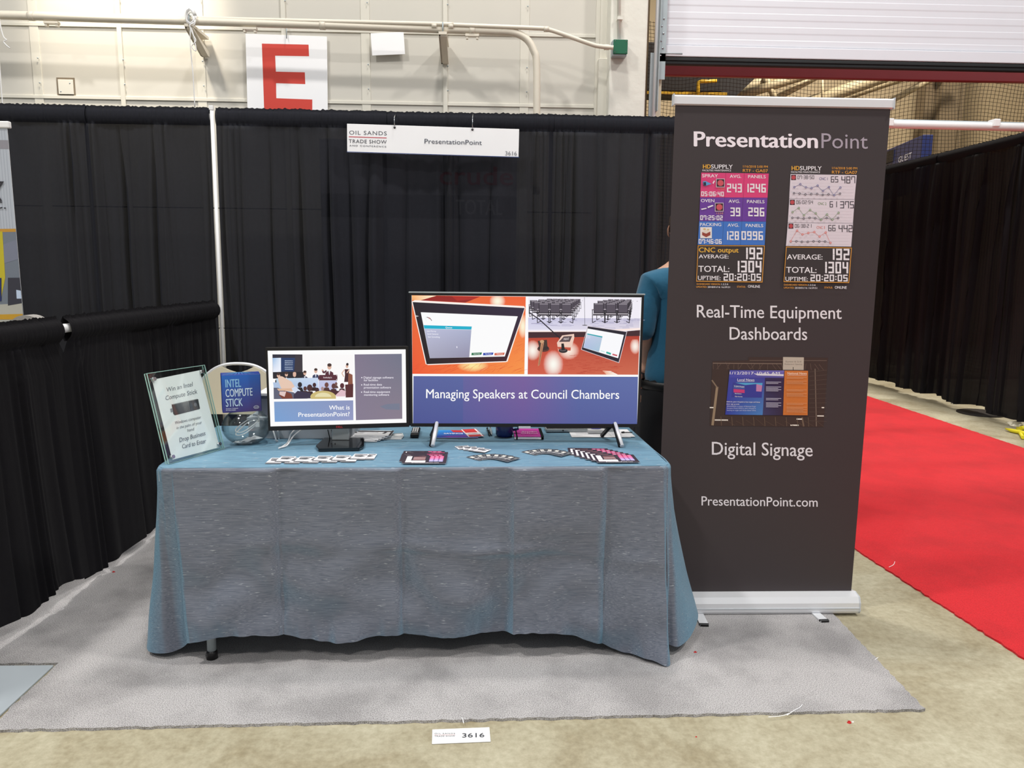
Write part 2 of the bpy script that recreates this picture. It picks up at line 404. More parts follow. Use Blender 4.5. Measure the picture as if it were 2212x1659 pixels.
M_ = dict(
    concrete=concrete(),
    carpet=carpet_mat('grey_carpet', (126, 122, 122), (200, 197, 197), .70),
    red=carpet_mat('red_carpet', (186, 18, 26), (212, 32, 42), .86),
    plate=mat('painted_steel_plate', (176, 184, 190), .45, var=.05, scale=5),
    wall=mat('cream_wall_panel', (206, 202, 192), .6, var=.025, scale=2),
    batten=mat('cream_batten', (216, 212, 200), .55, var=.02),
    column=mat('white_plaster', (222, 220, 210), .8, var=.06, scale=5, bump=.35, bscale=14),
    pipe=mat('cream_pipe_paint', (222, 214, 198), .4, var=.02),
    galv=mat('galvanised_steel', (168, 178, 182), .5, .35, var=.06, scale=12),
    dwhite=mat('white_door_enamel', (222, 223, 230), .35, var=.01),
    rubber=mat('black_rubber', (26, 28, 30), .6),
    drape=mat('black_drape_fabric', (34, 35, 41), .95, var=.06, scale=40, spec=.12, sheen=.03, bump=.15, bscale=300, trans=.022),
    truss=mat('truss_paint', (176, 160, 126), .6),
    drape3=mat('dark_aisle_drape_fabric', (28, 27, 29), .95, spec=.12, var=.06, scale=40, bump=.15, bscale=300, trans=.012),
    drape2=mat('thick_black_drape_fabric', (23, 22, 25), .95, var=.08, scale=40, spec=.1, sheen=.02, bump=.15, bscale=300),
    ink=attr_mat('printed_ink', .55), gloss=attr_mat('glossy_print', .3, coat=.2), screen=attr_mat('lit_screen', .25, emit=.95),
    white=mat('white_plastic', (236, 236, 236), .4, var=.01),
    paper=mat('white_paper', (249, 249, 251), .7, var=.01),
    alu=mat('satin_aluminium', (232, 233, 236), .35, .25, var=.01),
    chrome=mat('polished_metal', (200, 204, 208), .18, 1., var=.02),
    black=mat('black_plastic', (22, 21, 23), .35, var=.03), glossb=mat('gloss_black_plastic', (12, 12, 14), .1, var=.02, coat=.5),
    banner=mat('charcoal_banner_film', (60, 53, 55), .5, var=.02, scale=3),
    cloth=slub_cloth(),
    glass=thin_glass('clear_glass', (.96, .975, .975), (.62, .68, .70), 1.5), acryl=thin_glass('green_tinted_acrylic', (.985, 1, .995), (.86, .95, .92)), edge=mat('acrylic_edge', (168, 208, 198), .2, var=.03),
    green=mat('green_box_enamel', (18, 96, 66), .4), galvd=mat('dark_wall_shade', (120, 108, 92), .8),
    cream=mat('cream_plastic', (222, 214, 190), .45, var=.02),
    grey=mat('light_grey_plastic', (196, 200, 205), .5, var=.03), slate=mat('slate_plastic', (104, 110, 124), .5, var=.03),
    tan=mat('tan_far_wall', (188, 168, 134), .8, var=.06, scale=.8), tancol=mat('brown_column_paint', (116, 100, 76), .7),
    beam=mat('red_beam_enamel', (128, 40, 48), .4, var=.15, scale=1.2), dark=mat('dark_steel', (32, 26, 22), .7),
    yellow=mat('yellow_paint', (206, 160, 30), .45), netm=mat('net_cord', (52, 42, 32), .8),
    teal=mat('teal_shirt_cotton', (28, 92, 122), .85, var=.06, scale=14, sheen=.2, bump=.3, bscale=20), skin=mat('skin', (206, 160, 136), .55, var=.03),
    trousers=mat('black_trouser_cotton', (22, 22, 25), .9), hair=mat('brown_hair', (58, 42, 32), .7), shoe=mat('black_shoe_leather', (20, 18, 18), .4),
    mug=mat('blue_ceramic', (22, 44, 110), .25, coat=.3), scrap=mat('red_scrap', (190, 30, 30), .6), fab=mat('grey_chair_fabric', (150, 146, 142), .9, bump=.3, bscale=200),
    navy=mat('navy_board_paint', (28, 42, 96), .5), silver=mat('silver_laptop', (176, 182, 184), .35, .4))

# ------------------------------------------------------------------ setting: floor
fl = MB(); fl.box((-14, -8, -.12), (16, 20, 0)); struct(fl.build('floor', M_['concrete']))

WY = 6.3
# wall_back: slab and proud panels
wb = MB(); wb.box((-9, WY+.02, 0), (.94, WY+.25, 7)); wall = struct(wb.build('wall_back', M_['wall']))
xs = [.925-.0*0]
seam_px = [1290, 1133, 962, 790, 615, 433, 262, 78]
sx = [atY(p, 120, WY).x for p in seam_px]
step = sx[-2]-sx[-1]
while sx[-1] > -8: sx.append(sx[-1]-step)
zr = [.02, .95, 1.9, 2.72, atY(1200, 77, WY).z, 4.75, 6.2]
pm = {}
for i in range(len(sx)-1):
    for j in range(len(zr)-1):
        x1, x0, z0, z1 = sx[i], sx[i+1], zr[j], zr[j+1]
        p = MB(); p.box((x0+.004, WY, z0+.004), (x1-.004, WY+.022, z1-.004), bev=.002); p.build('wall_panel', M_['wall'], wall)
for i, x in enumerate(sx):
    p = MB()
    wd = .034 if i % 2 == 1 else .017
    th = .006 if i % 2 == 1 else .016
    p.box((x-wd, WY-th, .02), (x+wd, WY+.001, 6.2), bev=.002); p.build('batten', M_['batten'], wall)
for zz in (zr[4], zr[3]):
    p = MB(); p.box((-8, WY-.010, zz-.012), (sx[0], WY+.001, zz+.012), bev=.002); p.build('batten', M_['batten'], wall)
# screws in the panels
for i, x in enumerate(sx[:9]):
    for z in (2.82, 3.0, 3.45):
        p = MB(); p.lathe([(0, 0), (.006, 0), (.005, .004), (0, .004)], n=8); p.build('screw', M_['galv'], wall, Matrix.Translation((x+.02, WY-.016, z)) @ Matrix.Rotation(PI/2, 4, 'X'))
# edge post beside the column and the plastered column
cx0 = atY(1316, 120, 6.1).x; cx1 = atY(1396, 120, 6.1).x
p = MB(); p.box((sx[0], 6.2, 0), (cx0+.01, 6.32, 3.06), bev=.004); struct(p.build('trim_1', M_['batten']))
p = MB(); p.box((cx0-.05, 6.26, 2.9), (cx0+.01, 6.33, 6.5), bev=.004); struct(p.build('trim_2', M_['batten']))
p = MB()
def colf(x, z): return noise.noise(Vector((x*9, 3.3, z*9)))*.004
p.box((cx0, 6.08, 0), (cx1, 6.55, 6.6), bev=.012); struct(p.build('column', M_['column']))
# door 1: frame, track and raised sectional door
DX = atY(1437, 60, 6.45).x
door = MB(); door.box((cx1-.01, 6.5, 0), (cx1+.05, 6.56, 6.6)); door = struct(door.build('door_1', M_['galvd']))
p = MB(); p.box((cx1+.055, 6.40, 2.2), (cx1+.075, 6.46, 6.6)); p.box((cx1+.03, 6.47, 0), (cx1+.09, 6.49, 6.6)); p.build('door_frame', M_['tancol'], door)
tx = atY(1424, 60, 6.38).x
p = MB(); p.box((tx-.008, 6.36, 2.95), (tx+.055, 6.372, 6.6)); p.box((tx-.010, 6.30, 2.7), (tx-.004, 6.40, 6.6)); p.build('track_angle', M_['galv'], door)
p = MB(); p.tube([(tx-.022, 6.36, 0), (tx-.022, 6.36, 6.6)], .016, 10); p.build('track_tube', M_['alu'], door)
p = MB(); p.box((tx-.065, 6.36, 2.55), (tx-.035, 6.375, 3.15)); p.box((tx-.06, 6.37, 0), (tx-.03, 6.38, 2.6)); p.build('track_bracket', M_['galv'], door)
p = MB(); p.box((tx+.00, 6.40, 0), (tx+.04, 6.5, 3.0)); p.build('door_jamb', M_['cream'], door)
for k in range(6):
    p = MB(); p.lathe([(0, 0), (.008, 0), (.006, .006), (0, .006)], n=8)
    p.build('bolt', M_['chrome'], door, Matrix.Translation((tx+.015+.016*(k % 2), 6.36, 3.13+.055*k)) @ Matrix.Rotation(PI/2, 4, 'X'))
zb = atY(1500, 124, 6.42).z      # underside of the white enamel
for q in range(6):
    p = MB(); z0 = zb+.09+q*.5; pts = [(6.42, z0)]
    n = 5
    for k in range(n):
        a = z0+.5*k/n; pts += [(6.4175, a+.006), (6.4175, a+.047), (6.4195, a+.053), (6.4195, a+.094)]
    pts += [(6.42, z0+.498), (6.46, z0+.498), (6.46, z0)]
    MM = Matrix(((0, 1, 0, 0), (1, 0, 0, 0), (0, 0, 1, 0), (0, 0, 0, 1)))
    p.prism(pts, 5.0, Matrix.Translation((tx+.035, 0, 0)) @ MM); p.build('door_section', M_['dwhite'], door)
p = MB(); p.box((tx+.035, 6.400, zb), (tx+5.03, 6.46, zb+.085), bev=.006); p.build('bottom_rail', M_['dwhite'], door)
p = MB(); p.box((tx+.0, 6.405, zb-.062), (tx+5.03, 6.45, zb-.002), bev=.010); p.box((tx+.0, 6.395, zb-.03), (tx+5.03, 6.41, zb-.018)); p.build('rubber_seal', M_['rubber'], door)
p = MB(); p.tube([(tx+.01, 6.37, zb+.012), (tx+.19, 6.37, zb+.012)], .006, 6); p.box((tx-.0, 6.36, zb-.05), (tx+.055, 6.40, zb+.01)); p.build('latch_bolt', M_['galv'], door)
# wall_right beyond the door opening, header
p = MB(); p.box((tx+5.05, WY, 0), (16, WY+.25, 7)); struct(p.build('wall_right', M_['wall']))
# red beam behind the door and far hall
p = MB(); p.box((atY(1427, 160, 7.0).x, 7.0, atY(1700, 171.5, 7.06).z), (8.5, 7.06, 3.7), bev=.008); struct(p.build('trim_3', M_['beam']))
p = MB(); p.box((-2, 15, 0), (16, 15.2, 8)); p.box((13, 6.6, 0), (13.2, 15, 8)); struct(p.build('wall_far', M_['tan']))
ca = atY(2018, 300, 13.5); cb = atY(2072, 300, 13.5)
p = MB(); p.box((ca.x, 13.4, 0), (cb.x-.12, 13.9, 8)); p.box((cb.x-.1, 13.5, 0), (cb.x+.02, 13.95, 8)); p.box((ca.x-.16, 13.6, 0), (ca.x-.01, 13.9, 8)); struct(p.build('column', M_['tancol']))
# conduit and handrail lines on the far wall
t = thing('roof_truss', 'cream steel truss tubes running diagonally in the hall beyond the raised door', 'truss', (3.5, 12, 4))
for k, (a, b, r, Y) in enumerate((((1770, 215), (1910, 165), .10, 12.6), ((1800, 219), (1960, 165), .06, 12.9), ((1620, 200), (1720, 168), .07, 12.2), ((1655, 172), (1670, 205), .05, 12.2),
                                 ((1560, 212), (1660, 172), .08, 12.3), ((1690, 205), (1760, 168), .05, 12.4), ((1930, 215), (2010, 172), .05, 13.0), ((1776, 165), (1777, 215), .02, 11.6))):
    p = MB(); pa, pb = atY(*a, Y), atY(*b, Y); d = (pb-pa)*.6; p.tube([pa-d*.3, pb+d], r, 8); p.build('truss_tube', M_['truss'], t, sh((3.5, 12, 4)))
t = thing('equipment_gantry', 'dark gantry box with a bent yellow tube high in the far hall', 'gantry', (2.5, 11, 3.2))
p = MB(); a = atY(1432, 172, 11.2); b = atY(1560, 200, 11.2); p.box((a.x-.6, 11.2, b.z), (b.x, 11.8, a.z+.5), bev=.02); p.build('box', M_['dark'], t, sh((2.5, 11, 3.2)))
p = MB(); a = atY(1535, 212, 11.3); b = atY(1720, 165, 11.3); p.prism([(a.x, a.z), (b.x-.9, a.z-.04), (b.x, b.z+.5), (a.x+.05, b.z+.5)], .3, Matrix.Translation((0, 11.6, 0))); p.build('dark_panel', M_['dark'], t, sh((2.5, 11, 3.2)))
p = MB(); p.tube([atY(1508, 225, 11.0), atY(1508, 184, 11.0), atY(1509, 178, 11.0), atY(1515, 176, 11.0), atY(1548, 175, 11.0)], .024, 8); p.build('yellow_tube', M_['yellow'], t, sh((2.5, 11, 3.2)))
p = MB(); a = atY(1430, 199, 11.1); p.box((a.x-.5, 11.05, a.z-.03), (a.x+.9, 11.1, a.z)); p.build('shelf_edge', M_['yellow'], t, sh((2.5, 11, 3.2)))
t = MB(); a = atY(2041, 165, 13.3); t.lathe([(0, 0), (.15, 0), (.15, .03), (0, .03)], n=20); tag(t.build('red_bell', M_['scrap'], None, Matrix.Translation((a.x, 13.38, a.z+.12)) @ Matrix.Rotation(PI/2, 4, 'X')), 'round red alarm bell high on the brown far column', 'bell')
# net
def net():
    p = MB(); Y0 = 10.35
    x0, x1, z0, z1 = .4, 8.6, .08, 4.6
    def q(x, z): return (x+.02*math.sin(z*3+x), Y0+.10*math.sin(x*1.7)+.05*math.sin(x*5+z*2), z+.03*math.sin(x*2.2)+.02*math.sin(x*7))
    s = .046; n = int((x1-x0)/s)
    for i in range(n+1):
        x = x0+i*s; p.tube([q(x, z0+(z1-z0)*k/14) for k in range(15)], .0030, 3, caps=False)
    n = int((z1-z0)/s)
    for i in range(n+1):
        z = z0+i*s; p.tube([q(x0+(x1-x0)*k/70, z) for k in range(71)], .0030, 3, caps=False)
    o = p.build('safety_net', M_['netm']); tag(o, 'dark square-mesh safety net hanging across the far hall opening', 'net', kind='stuff')
net()
# scoreboard
a = atY(1994, 291, 11.0); pr = a; pl_ = atY(1898, 320, 12.8); dirx = Vector((pr.x-pl_.x, pr.y-pl_.y, 0))
L = dirx.length
t = thing('scoreboard', 'navy blue scoreboard lettered GUEST above the far black drape', 'scoreboard', M=frame((pl_.x, pl_.y, 2.6), dirx, (0, 0, 1)))
zt = a.z-2.6
p = MB(); p.box((-.8, 0, 0), (L, .14, zt), bev=.01); p.build('cabinet', M_['navy'], t)
p = MB(); p.box((-.6, -.02, zt-.22), (L*.40, .0, zt-.04), bev=.004); p.build('display_panel', M_['dark'], t)
pr_ = Print(1, 1); pr_.lay = 4; pr_.text('GUEST', L*.52, -(zt-.27), L*.80, -(zt-.27), .085, (226, 224, 232), .03); pr_.text('PERIOD', L*.0, -(zt-.345), L*.20, -(zt-.345), .06, (206, 204, 212), .03)
pr_.v = [(v[0], v[1], -v[2]) for v in pr_.v]
pr_.build('lettering', M_['ink'], t)

# ------------------------------------------------------------------ floor coverings
def carpet(name, pts, th, mt, label, cat, jag=.004, z0=0.0):
    """outline subdivided with a slightly ragged edge"""
    out = []
    for (a, b) in zip(pts, pts[1:]+pts[:1]):
        L = math.dist(a, b); n = max(2, int(L/.02)); n = min(n, 260)
        for k in range(n):
            x = a[0]+(b[0]-a[0])*k/n; y = a[1]+(b[1]-a[1])*k/n
            out.append((x+random.uniform(-jag, jag), y+random.uniform(-jag, jag)))
    bm = bmesh.new(); lo = [bm.verts.new((x, y, z0)) for x, y in out]; hi = [bm.verts.new((x+random.uniform(-jag, jag)*.4, y+random.uniform(-jag, jag)*.4, z0+th)) for x, y in out]
    bm.faces.new(hi)
    for i in range(len(out)):
        j = (i+1) % len(out); bm.faces.new((lo[i], lo[j], hi[j], hi[i]))
    me = bpy.data.meshes.new(name); bm.to_mesh(me); bm.free(); me.materials.append(mt)
    o = bpy.data.objects.new(name, me); COL.objects.link(o); return tag(o, label, cat)
carpet('booth_carpet', [(-1.56, 2.285), (1.49, 2.345), (1.505, 3.10), (1.51, 5.05), (-3.6, 5.05), (-3.6, 2.70), (-1.56, 2.70)], .010, M_['carpet'],
       'worn light grey cut pile carpet under the display table', 'carpet')
p = MB(); p.box((-2.6, 2.30, 0), (-1.572, 2.688, .008), bev=.002)
tag(p.build('floor_plate', M_['plate']), 'smooth pale grey plate in the floor left of the carpet corner', 'floor plate')
carpet('aisle_carpet', [(2.07, -3.0), (4.6, -3.0), (4.53, 6.1), (4.49, 10.2), (1.96, 10.2), (1.97, 3.86), (2.07, 2.68)], .008, M_['red'],
       'bright red aisle carpet runner leading through the raised door', 'carpet', .005)

# ------------------------------------------------------------------ drapes
def vn(x, s): return noise.noise(Vector((x, s*7.31, s*1.7)))
def drape(p0, p1, ztop, zbot, seed, label, mt, pocket=.11, nu=300, folds=9, amp=.035, group=None, flare=0., jag=.02, pinch=(), thick_pocket=True, spread=.0):
    amp *= 1.55
    p0, p1 = Vector(p0), Vector(p1); d = p1-p0; L = d.length; u = d/L; nrm = Vector((u.y, -u.x, 0))
    rnd = random.Random(seed)
    ph = [(rnd.uniform(.6, 1.5)*folds, rnd.random()*6.28, rnd.uniform(.5, 1)) for _ in range(3)]
    H = ztop-zbot
    creases_ = [((k+rnd.uniform(.1, .9))*L/folds, rnd.uniform(-.02, .02), rnd.uniform(.006, .016), rnd.uniform(.3, 1.2), rnd.uniform(.02, .05)) for k in range(folds)]
    prof = [0, .004, .012, .024, .036, .05, .064, .078, .092, pocket-.004, pocket+.004, .14, .18, .25, .35, .5, .7, .9, 1.1, 1.35, 1.6, 1.85, 2.1, 2.3, 2.5, 2.7]
    prof = [x for x in prof if x < H-.05]+[H-.02, H]
    # compressed abscissa: cloth bunches where the noise is steep
    def fn(a, b):
        j = int(round(b*(len(prof)-1))); dz = prof[j]
        t = dz/H
        s = a
        x = s*L
        zz = ztop-dz
        ru = .5*vn(x*42, seed)+.5*vn(x*90, seed+2)
        if dz < pocket+.001:                      # header ruffle and rod pocket
            k = dz/pocket
            ru *= .35 if pocket > .112 else 1
            o = (.021 if pocket < .112 else .034)*math.sin(min(1, max(0, (dz-.012)/(pocket-.012)))*PI)**.6+.008*ru*(1 if dz < .03 else 1.3)
            zz += (.008*vn(x*60, seed+5) if dz < .02 else 0)
        else:
            e_ = spread*min(1, (dz-pocket)/.12); x = s*(L+2*e_)-e_
            q = min(1, (dz-pocket)/.5)
            f = .75*vn(x*2.1+.12*vn(dz*.8, seed+2), seed+1)+.45*vn(x*5.5+dz*.12, seed+3)+.16*vn(x*17+dz*.2, seed+4)*(1-.4*t)
            g_ = 0
            for (c, sl, wd2, dp2, w2) in creases_:
                xx = x-c-sl*dz-.02*vn(dz*1.1, seed+c)
                g_ += dp2*(math.exp(-abs(xx)/wd2)-.55*math.exp(-((xx-w2)/(.8*w2))**2)-.35*math.exp(-((xx+w2)/(.8*w2))**2))
            o = amp*(.45+.55*q)*(1.5*f-1.0*g_*(.5+.5*q))+.004*ru*(1-q)
            for (c, wd_, dp) in pinch:
                g = math.exp(-((x-c)/wd_)**2); o += dp*g*math.sin((x-c)*160)*.5+dp*.6*g
            if j == len(prof)-1 or j == len(prof)-2:
                zz += jag*vn(x*3.1, seed+6)+jag*.4*f*(1 if j == len(prof)-1 else .8)
        o += flare*t*t
        P = p0+u*x+nrm*o
        # strong folds also shift sideways for undercuts
        if dz > pocket: P += u*(.5*amp*vn(x*9+dz*.2, seed+8)*(.3+.7*t))
        return (P.x, P.y, zz)
    m = MB(); m.grid(fn, nu, len(prof)-1)
    if thick_pocket:
        def back(a, b):
            x = a*L; o = -.018*math.sin(b*PI)-.004; P = p0+u*x+nrm*o; return (P.x, P.y, ztop-.004-b*(pocket-.004))
        m.grid(back, max(20, nu//8), 6)
    me_o = m.build('pleated_drape', mt, None)
    c = Vector((p0.x, p0.y, zbot)); me_o.data.transform(Matrix.Translation(-c)); me_o.location = c
    return tag(me_o, label, 'drape', group)
BYL = lambda X: 5.115+.012*(X+1.7)
ZT = 2.44
G = 'black drape panels hanging from the tall rear rail'
drape((-4.9, BYL(-4.9), 0), (-2.50, BYL(-2.5), 0), ZT, .05, 11, 'sheer black drape at the far left, behind the neighbouring pull-up banner', M_['drape'], nu=420, folds=7, group=G, pinch=((2.3, .06, .03),))
drape((-2.52, BYL(-2.5)+.012, 0), (-1.735, BYL(-1.7), 0), ZT, .05, 12, 'sheer black drape left of the tall white post', M_['drape'], nu=300, folds=5, group=G, pinch=((.05, .05, .02), (.5, .04, .015)))
drape((-1.70, BYL(-1.7), 0), (-.63, BYL(-.7), 0), ZT, .05, 13, 'sheer black drape right of the tall white post, behind the small monitor', M_['drape'], nu=360, folds=6, group=G, pinch=((.12, .06, .02),))
drape((-.66, BYL(-.7)+.012, 0), (.44, BYL(.4), 0), ZT, .05, 14, 'sheer black drape behind the hanging white booth sign', M_['drape'], nu=360, folds=5, group=G, pinch=((.42, .05, .03), (1.0, .05, .03)))
drape((.41, BYL(.4), 0), (1.36, BYL(1.3), 0), ZT, .05, 15, 'sheer black drape at the right end, behind the standing person', M_['drape'], nu=340, folds=7, group=G, pinch=((.1, .07, .035), (.75, .06, .02)))
# low side drape
RA, RB = Vector((-1.945, 2.35, 0)), Vector((-1.742, 5.08, 0))
def RL(Y): k = (Y-RA.y)/(RB.y-RA.y); return RA.lerp(RB, k)
G2 = 'black drape panels on the low side rail'
ZS = 1.235
drape(RL(2.38), RL(3.425), ZS, .06, 21, 'near low black side drape at the left picture edge', M_['drape2'], nu=260, folds=3, amp=.022, group=G2, jag=.06, pinch=((.75, .05, .02),), pocket=.115, flare=.05, spread=.07)
drape(RL(3.475), RL(4.38), ZS, .05, 22, 'middle low black side drape behind the acrylic sign', M_['drape2'], nu=240, folds=3, amp=.022, group=G2, jag=.06, pinch=((.06, .04, .015),), pocket=.115, flare=.04, spread=.06)
drape(RL(4.34), RL(5.06), ZS, .05, 23, 'far low black side drape meeting the tall white post', M_['drape2'], nu=220, folds=3, amp=.018, group=G2, jag=.05, pinch=((.1, .05, .02),), pocket=.115, spread=.015)
# right aisle drape
G3 = 'black drape panels along the right of the red carpet'
yy = [3.2, 4.6, 6.0, 7.4, 8.8, 10.2]
lab = ['nearest black aisle drape, at the right picture edge', 'black aisle drape second from the near end', 'black aisle drape third from the near end, over the white tissue', 'black aisle drape second from the far end', 'farthest black aisle drape beside the big pull-up banner']
for i in range(5):
    drape((5.1+.01*(i%2), yy[i]-.02, 0), (5.1+.01*(i%2), yy[i+1]+.02, 0), 2.78, .07, 31+i, lab[i], M_['drape3'], nu=300, folds=7, amp=.06, group=G3, thick_pocket=True, jag=.03)

# poles
t = thing('upright_post', 'tall white steel post between the rear black drapes', 'post', (-1.72, 5.10, 0))
p = MB(); p.tube([(0, 0, .012), (.001, 0, 2.44)], .0115, 12); p.build('tube', M_['white'], t)
p = MB(); p.box((-.2, -.2, .012), (.2, .2, .018), bev=.002); p.build('base_plate', M_['galv'], t)
p = MB(); p.box((-.013, -.013, 2.42), (.013, .013, 2.447), bev=.003); p.build('slot_cap', M_['white'], t)
t = thing('upright_post', 'white steel post behind the large banner where the rear rail changes', 'post', (1.375, 5.17, 0))
p = MB(); p.tube([(0, 0, .0), (0, 0, 2.47)], .0135, 12); p.build('tube', M_['white'], t)
p = MB(); p.box((-.2, -.2, 0), (.2, .2, .006), bev=.002); p.build('base_plate', M_['galv'], t)
def rail(name, a, b, r, label, mt, clips=()):
    t = thing(name, label, 'rail', a); a, b = Vector(a), Vector(b)
    p = MB(); p.tube([a, b], r, 14); p.build('tube', mt, t, sh(a))
    for k in clips:
        q = a.lerp(b, k); p = MB(); p.box((q.x-.03, q.y-.03, q.z-.01), (q.x+.03, q.y+.03, q.z+.052), bev=.006); p.build('clip', M_['white'], t, sh(a))
    return t
rail('drape_rail', (-4.9, 5.09, 2.385), (-1.735, 5.128, 2.385), .019, 'rail inside the header of the rear drapes left of the post', M_['alu'])
rail('drape_rail', (-1.70, 5.128, 2.385), (1.36, 5.165, 2.385), .019, 'rail inside the header of the rear drapes behind the table', M_['alu'])
ra, rb = atY(1915, 268, 5.19), atY(2212, 275, 5.19)
dd = (rb-ra)
t = rail('bare_rail', ra-dd*1.35, rb+dd*1.0, .026, 'bare white horizontal rail right of the large banner', M_['white'], ())
t['label'] = 'bare white horizontal rail right of the large banner'
for (px, py) in ((1923, 266), (2153, 267)):
    q = atY(px, py, 5.16); p = MB(); p.box((q.x-.022, 5.15, q.z-.02), (q.x+.022, 5.225, q.z+.03), bev=.006); p.build('clip', M_['white'], t, sh(ra-dd*1.35))
p = MB(); a_ = ra-dd*1.35+Vector((0, .06, .03)); b_ = rb+dd+Vector((0, .06, .03)); p.tube([a_, b_], .014, 8); p.build('rear_tube', M_['galv'], t, sh(ra-dd*1.35))
rail('side_rail', RL(2.2)+Vector((.0, 0, 1.178)), RL(5.08)+Vector((0, 0, 1.178)), .020, 'pale round rail showing in the gap between low side drapes', M_['white'])

# things seen through the sheer drape: back wall graphic of the neighbouring booth
G4 = thing('booth_backdrop', 'pale backdrop lettered rude TOTAL showing faintly through the rear drape', 'backdrop', (0, 5.75, 0))
a, b = atY(962, 335, 5.75), atY(1108, 640, 5.75)
xl, xr = a.x-.9, b.x+.02
p = MB(); p.box((xl, 0, .0), (xr, .03, a.z+.1)); p.build('panel', mat('backdrop_print', (150, 150, 160), .6), G4)
pr_ = Print(1, 1); pr_.lay = 2
def bp(px, py): q = atY(px, py, 5.75); return q.x, -q.z
for (nm, w0, w1, yb, h_, c_) in (('crude', 950, 1108, 398, .13, (170, 10, 40)), ('TOTAL', 985, 1085, 463, .105, (176, 176, 184))):
    x0, z0 = bp(w0, yb); x1, _ = bp(w1, yb)
    if nm == 'TOTAL':
        pr_.v = [(v[0], v[1], -v[2]) for v in pr_.v]; pr_.build('upper_lettering', M_['ink'], G4)
        pr_ = Print(1, 1); pr_.lay = 2; pr_.poly([(xl, z0+.03), (xr, z0+.03), (xr, z0-.135), (xl, z0-.135)], (52, 52, 56))
        pr_.v = [(v[0], v[1], -v[2]) for v in pr_.v]; pr_.build('dark_band', M_['ink'], G4)
        pr_ = Print(1, 1); pr_.lay = 5
    pr_.text(nm, x0, z0, x1, z0, h_, c_, .03)
pr_.v = [(v[0], v[1], -v[2]) for v in pr_.v]; pr_.build('lower_lettering', M_['ink'], G4)

# ------------------------------------------------------------------ things on the wall
def plane_print(name, Y, quad, label, cat, th=.008, body=None, mt='ink'):
    """upright sheet at depth Y whose corners are the picture quad"""
    c = [atY(*q, Y) for q in quad]
    p0 = c[3]; wdt = ((c[1]-c[0]).length+(c[2]-c[3]).length)/2; hgt = ((c[0]-c[3]).length+(c[1]-c[2]).length)/2
    xd = (c[2]-c[3])+(c[1]-c[0]); zd = (c[0]-c[3])+(c[1]-c[2])
    t = thing(name, label, cat, M=frame(p0, xd, zd))
    p = MB(); p.box((0, 0, 0), (wdt, th, hgt), bev=min(.001, th*.3)); p.build('board', body or M_['paper'], t)
    return t, Print(wdt, hgt, quad)
Q = [(530, 71), (706, 79), (708, 262), (535, 258)]
t, P = plane_print('letter_sign', WY-.03, Q, 'large white sign with a bold red letter E on the rear wall', 'sign')
P.poly([(566, 93), (667, 96), (668, 121), (595, 119.5), (596.5, 154), (659, 155.5), (660, 181), (597, 179), (597.5, 211.5), (675, 214), (675, 237.5), (571, 235.5)], (208, 62, 48))
P.build('lettering', M_['ink'], t)
p = MB(); a = atY(619, 83, WY-.05); p.tube([a, a+Vector((0, .02, .12))], .004, 6); p.build('hanger', M_['galv'], t, t.matrix_world.inverted())
Q = [(800, 68), (871, 69), (875, 113), (804, 120)]
t, P = plane_print('paper_sheet', WY-.04, Q, 'blank white sheet hanging crooked under the wall pipe', 'paper', .003)
Q = [(127, 171), (158, 171), (160, 204), (128, 204)]
c = [atY(*q, WY-.002) for q in Q]
t = thing('access_cover', 'small square access cover set in the wall at the upper left', 'cover', c[3])
p = MB(); p.box((-.012, -.003, -.012), (c[2].x-c[3].x+.012, .004, c[0].z-c[3].z+.012)); p.build('frame', M_['galvd'], t)
p = MB(); p.box((.002, -.012, .0), (c[2].x-c[3].x+.002, .0, c[0].z-c[3].z-.004), bev=.002); p.build('cover_plate', M_['batten'], t)
for q in ((.02, .02), (c[2].x-c[3].x-.02, c[0].z-c[3].z-.03)):
    p = MB(); p.lathe([(0, 0), (.006, 0), (0, .004)], n=8); p.build('screw', M_['galv'], t, Matrix.Translation((q[0], -.012, q[1])) @ Matrix.Rotation(PI/2, 4, 'X'))
# pipe assembly
PY = 6.0
def W(px, py, Y=PY): return atY(px, py, Y)
t = thing('steam_pipe', 'thick cream pipe running along the wall and bending down', 'pipe', W(0, 38))
l0 = t.location.copy()
def bez(pts, n=8):
    out = []
    for i in range(len(pts)-1):
        p0_, p1_ = Vector(pts[max(i-1, 0)]), Vector(pts[i]); p2_, p3_ = Vector(pts[i+1]), Vector(pts[min(i+2, len(pts)-1)])
        for k in range(n):
            s = k/n; out.append(.5*((2*p1_)+(-p0_+p2_)*s+(2*p0_-5*p1_+4*p2_-p3_)*s*s+(-p0_+3*p1_-3*p2_+p3_)*s**3))
    out.append(Vector(pts[-1])); return out
main = [W(-700, 20), W(-300, 28), W(0, 33.5), W(240, 41), W(470, 48), W(700, 55), W(960, 64), W(1060, 67.5), W(1110, 71), W(1138, 85), W(1153, 110), W(1159, 140), W(1159.5, 260), W(1159, 420)]
p = MB(); p.tube(bez(main, 6), .027, 12); p.build('large_pipe', M_['pipe'], t, sh(l0))
for px, py in ((68, 35), (697, 55), (1020, 66)):
    a, b = W(px, py), W(px+6, py+.3); d = (b-a).normalized(); p = MB(); p.tube([a-d*.02, a+d*.02], .031, 12); p.build('coupling', M_['pipe'], t, sh(l0))
for px in (112, 1020, 540):
    a = W(px, 36+px*.03+9); p = MB(); p.box((a.x-.05, PY-.02, a.z-.012), (a.x+.05, PY+.02, a.z+.004)); p.box((a.x-.045, PY-.015, a.z-.03), (a.x-.03, PY+.015, a.z-.01)); p.box((a.x+.03, PY-.015, a.z-.03), (a.x+.045, PY+.015, a.z-.01)); p.build('strap', M_['pipe'], t, sh(l0))
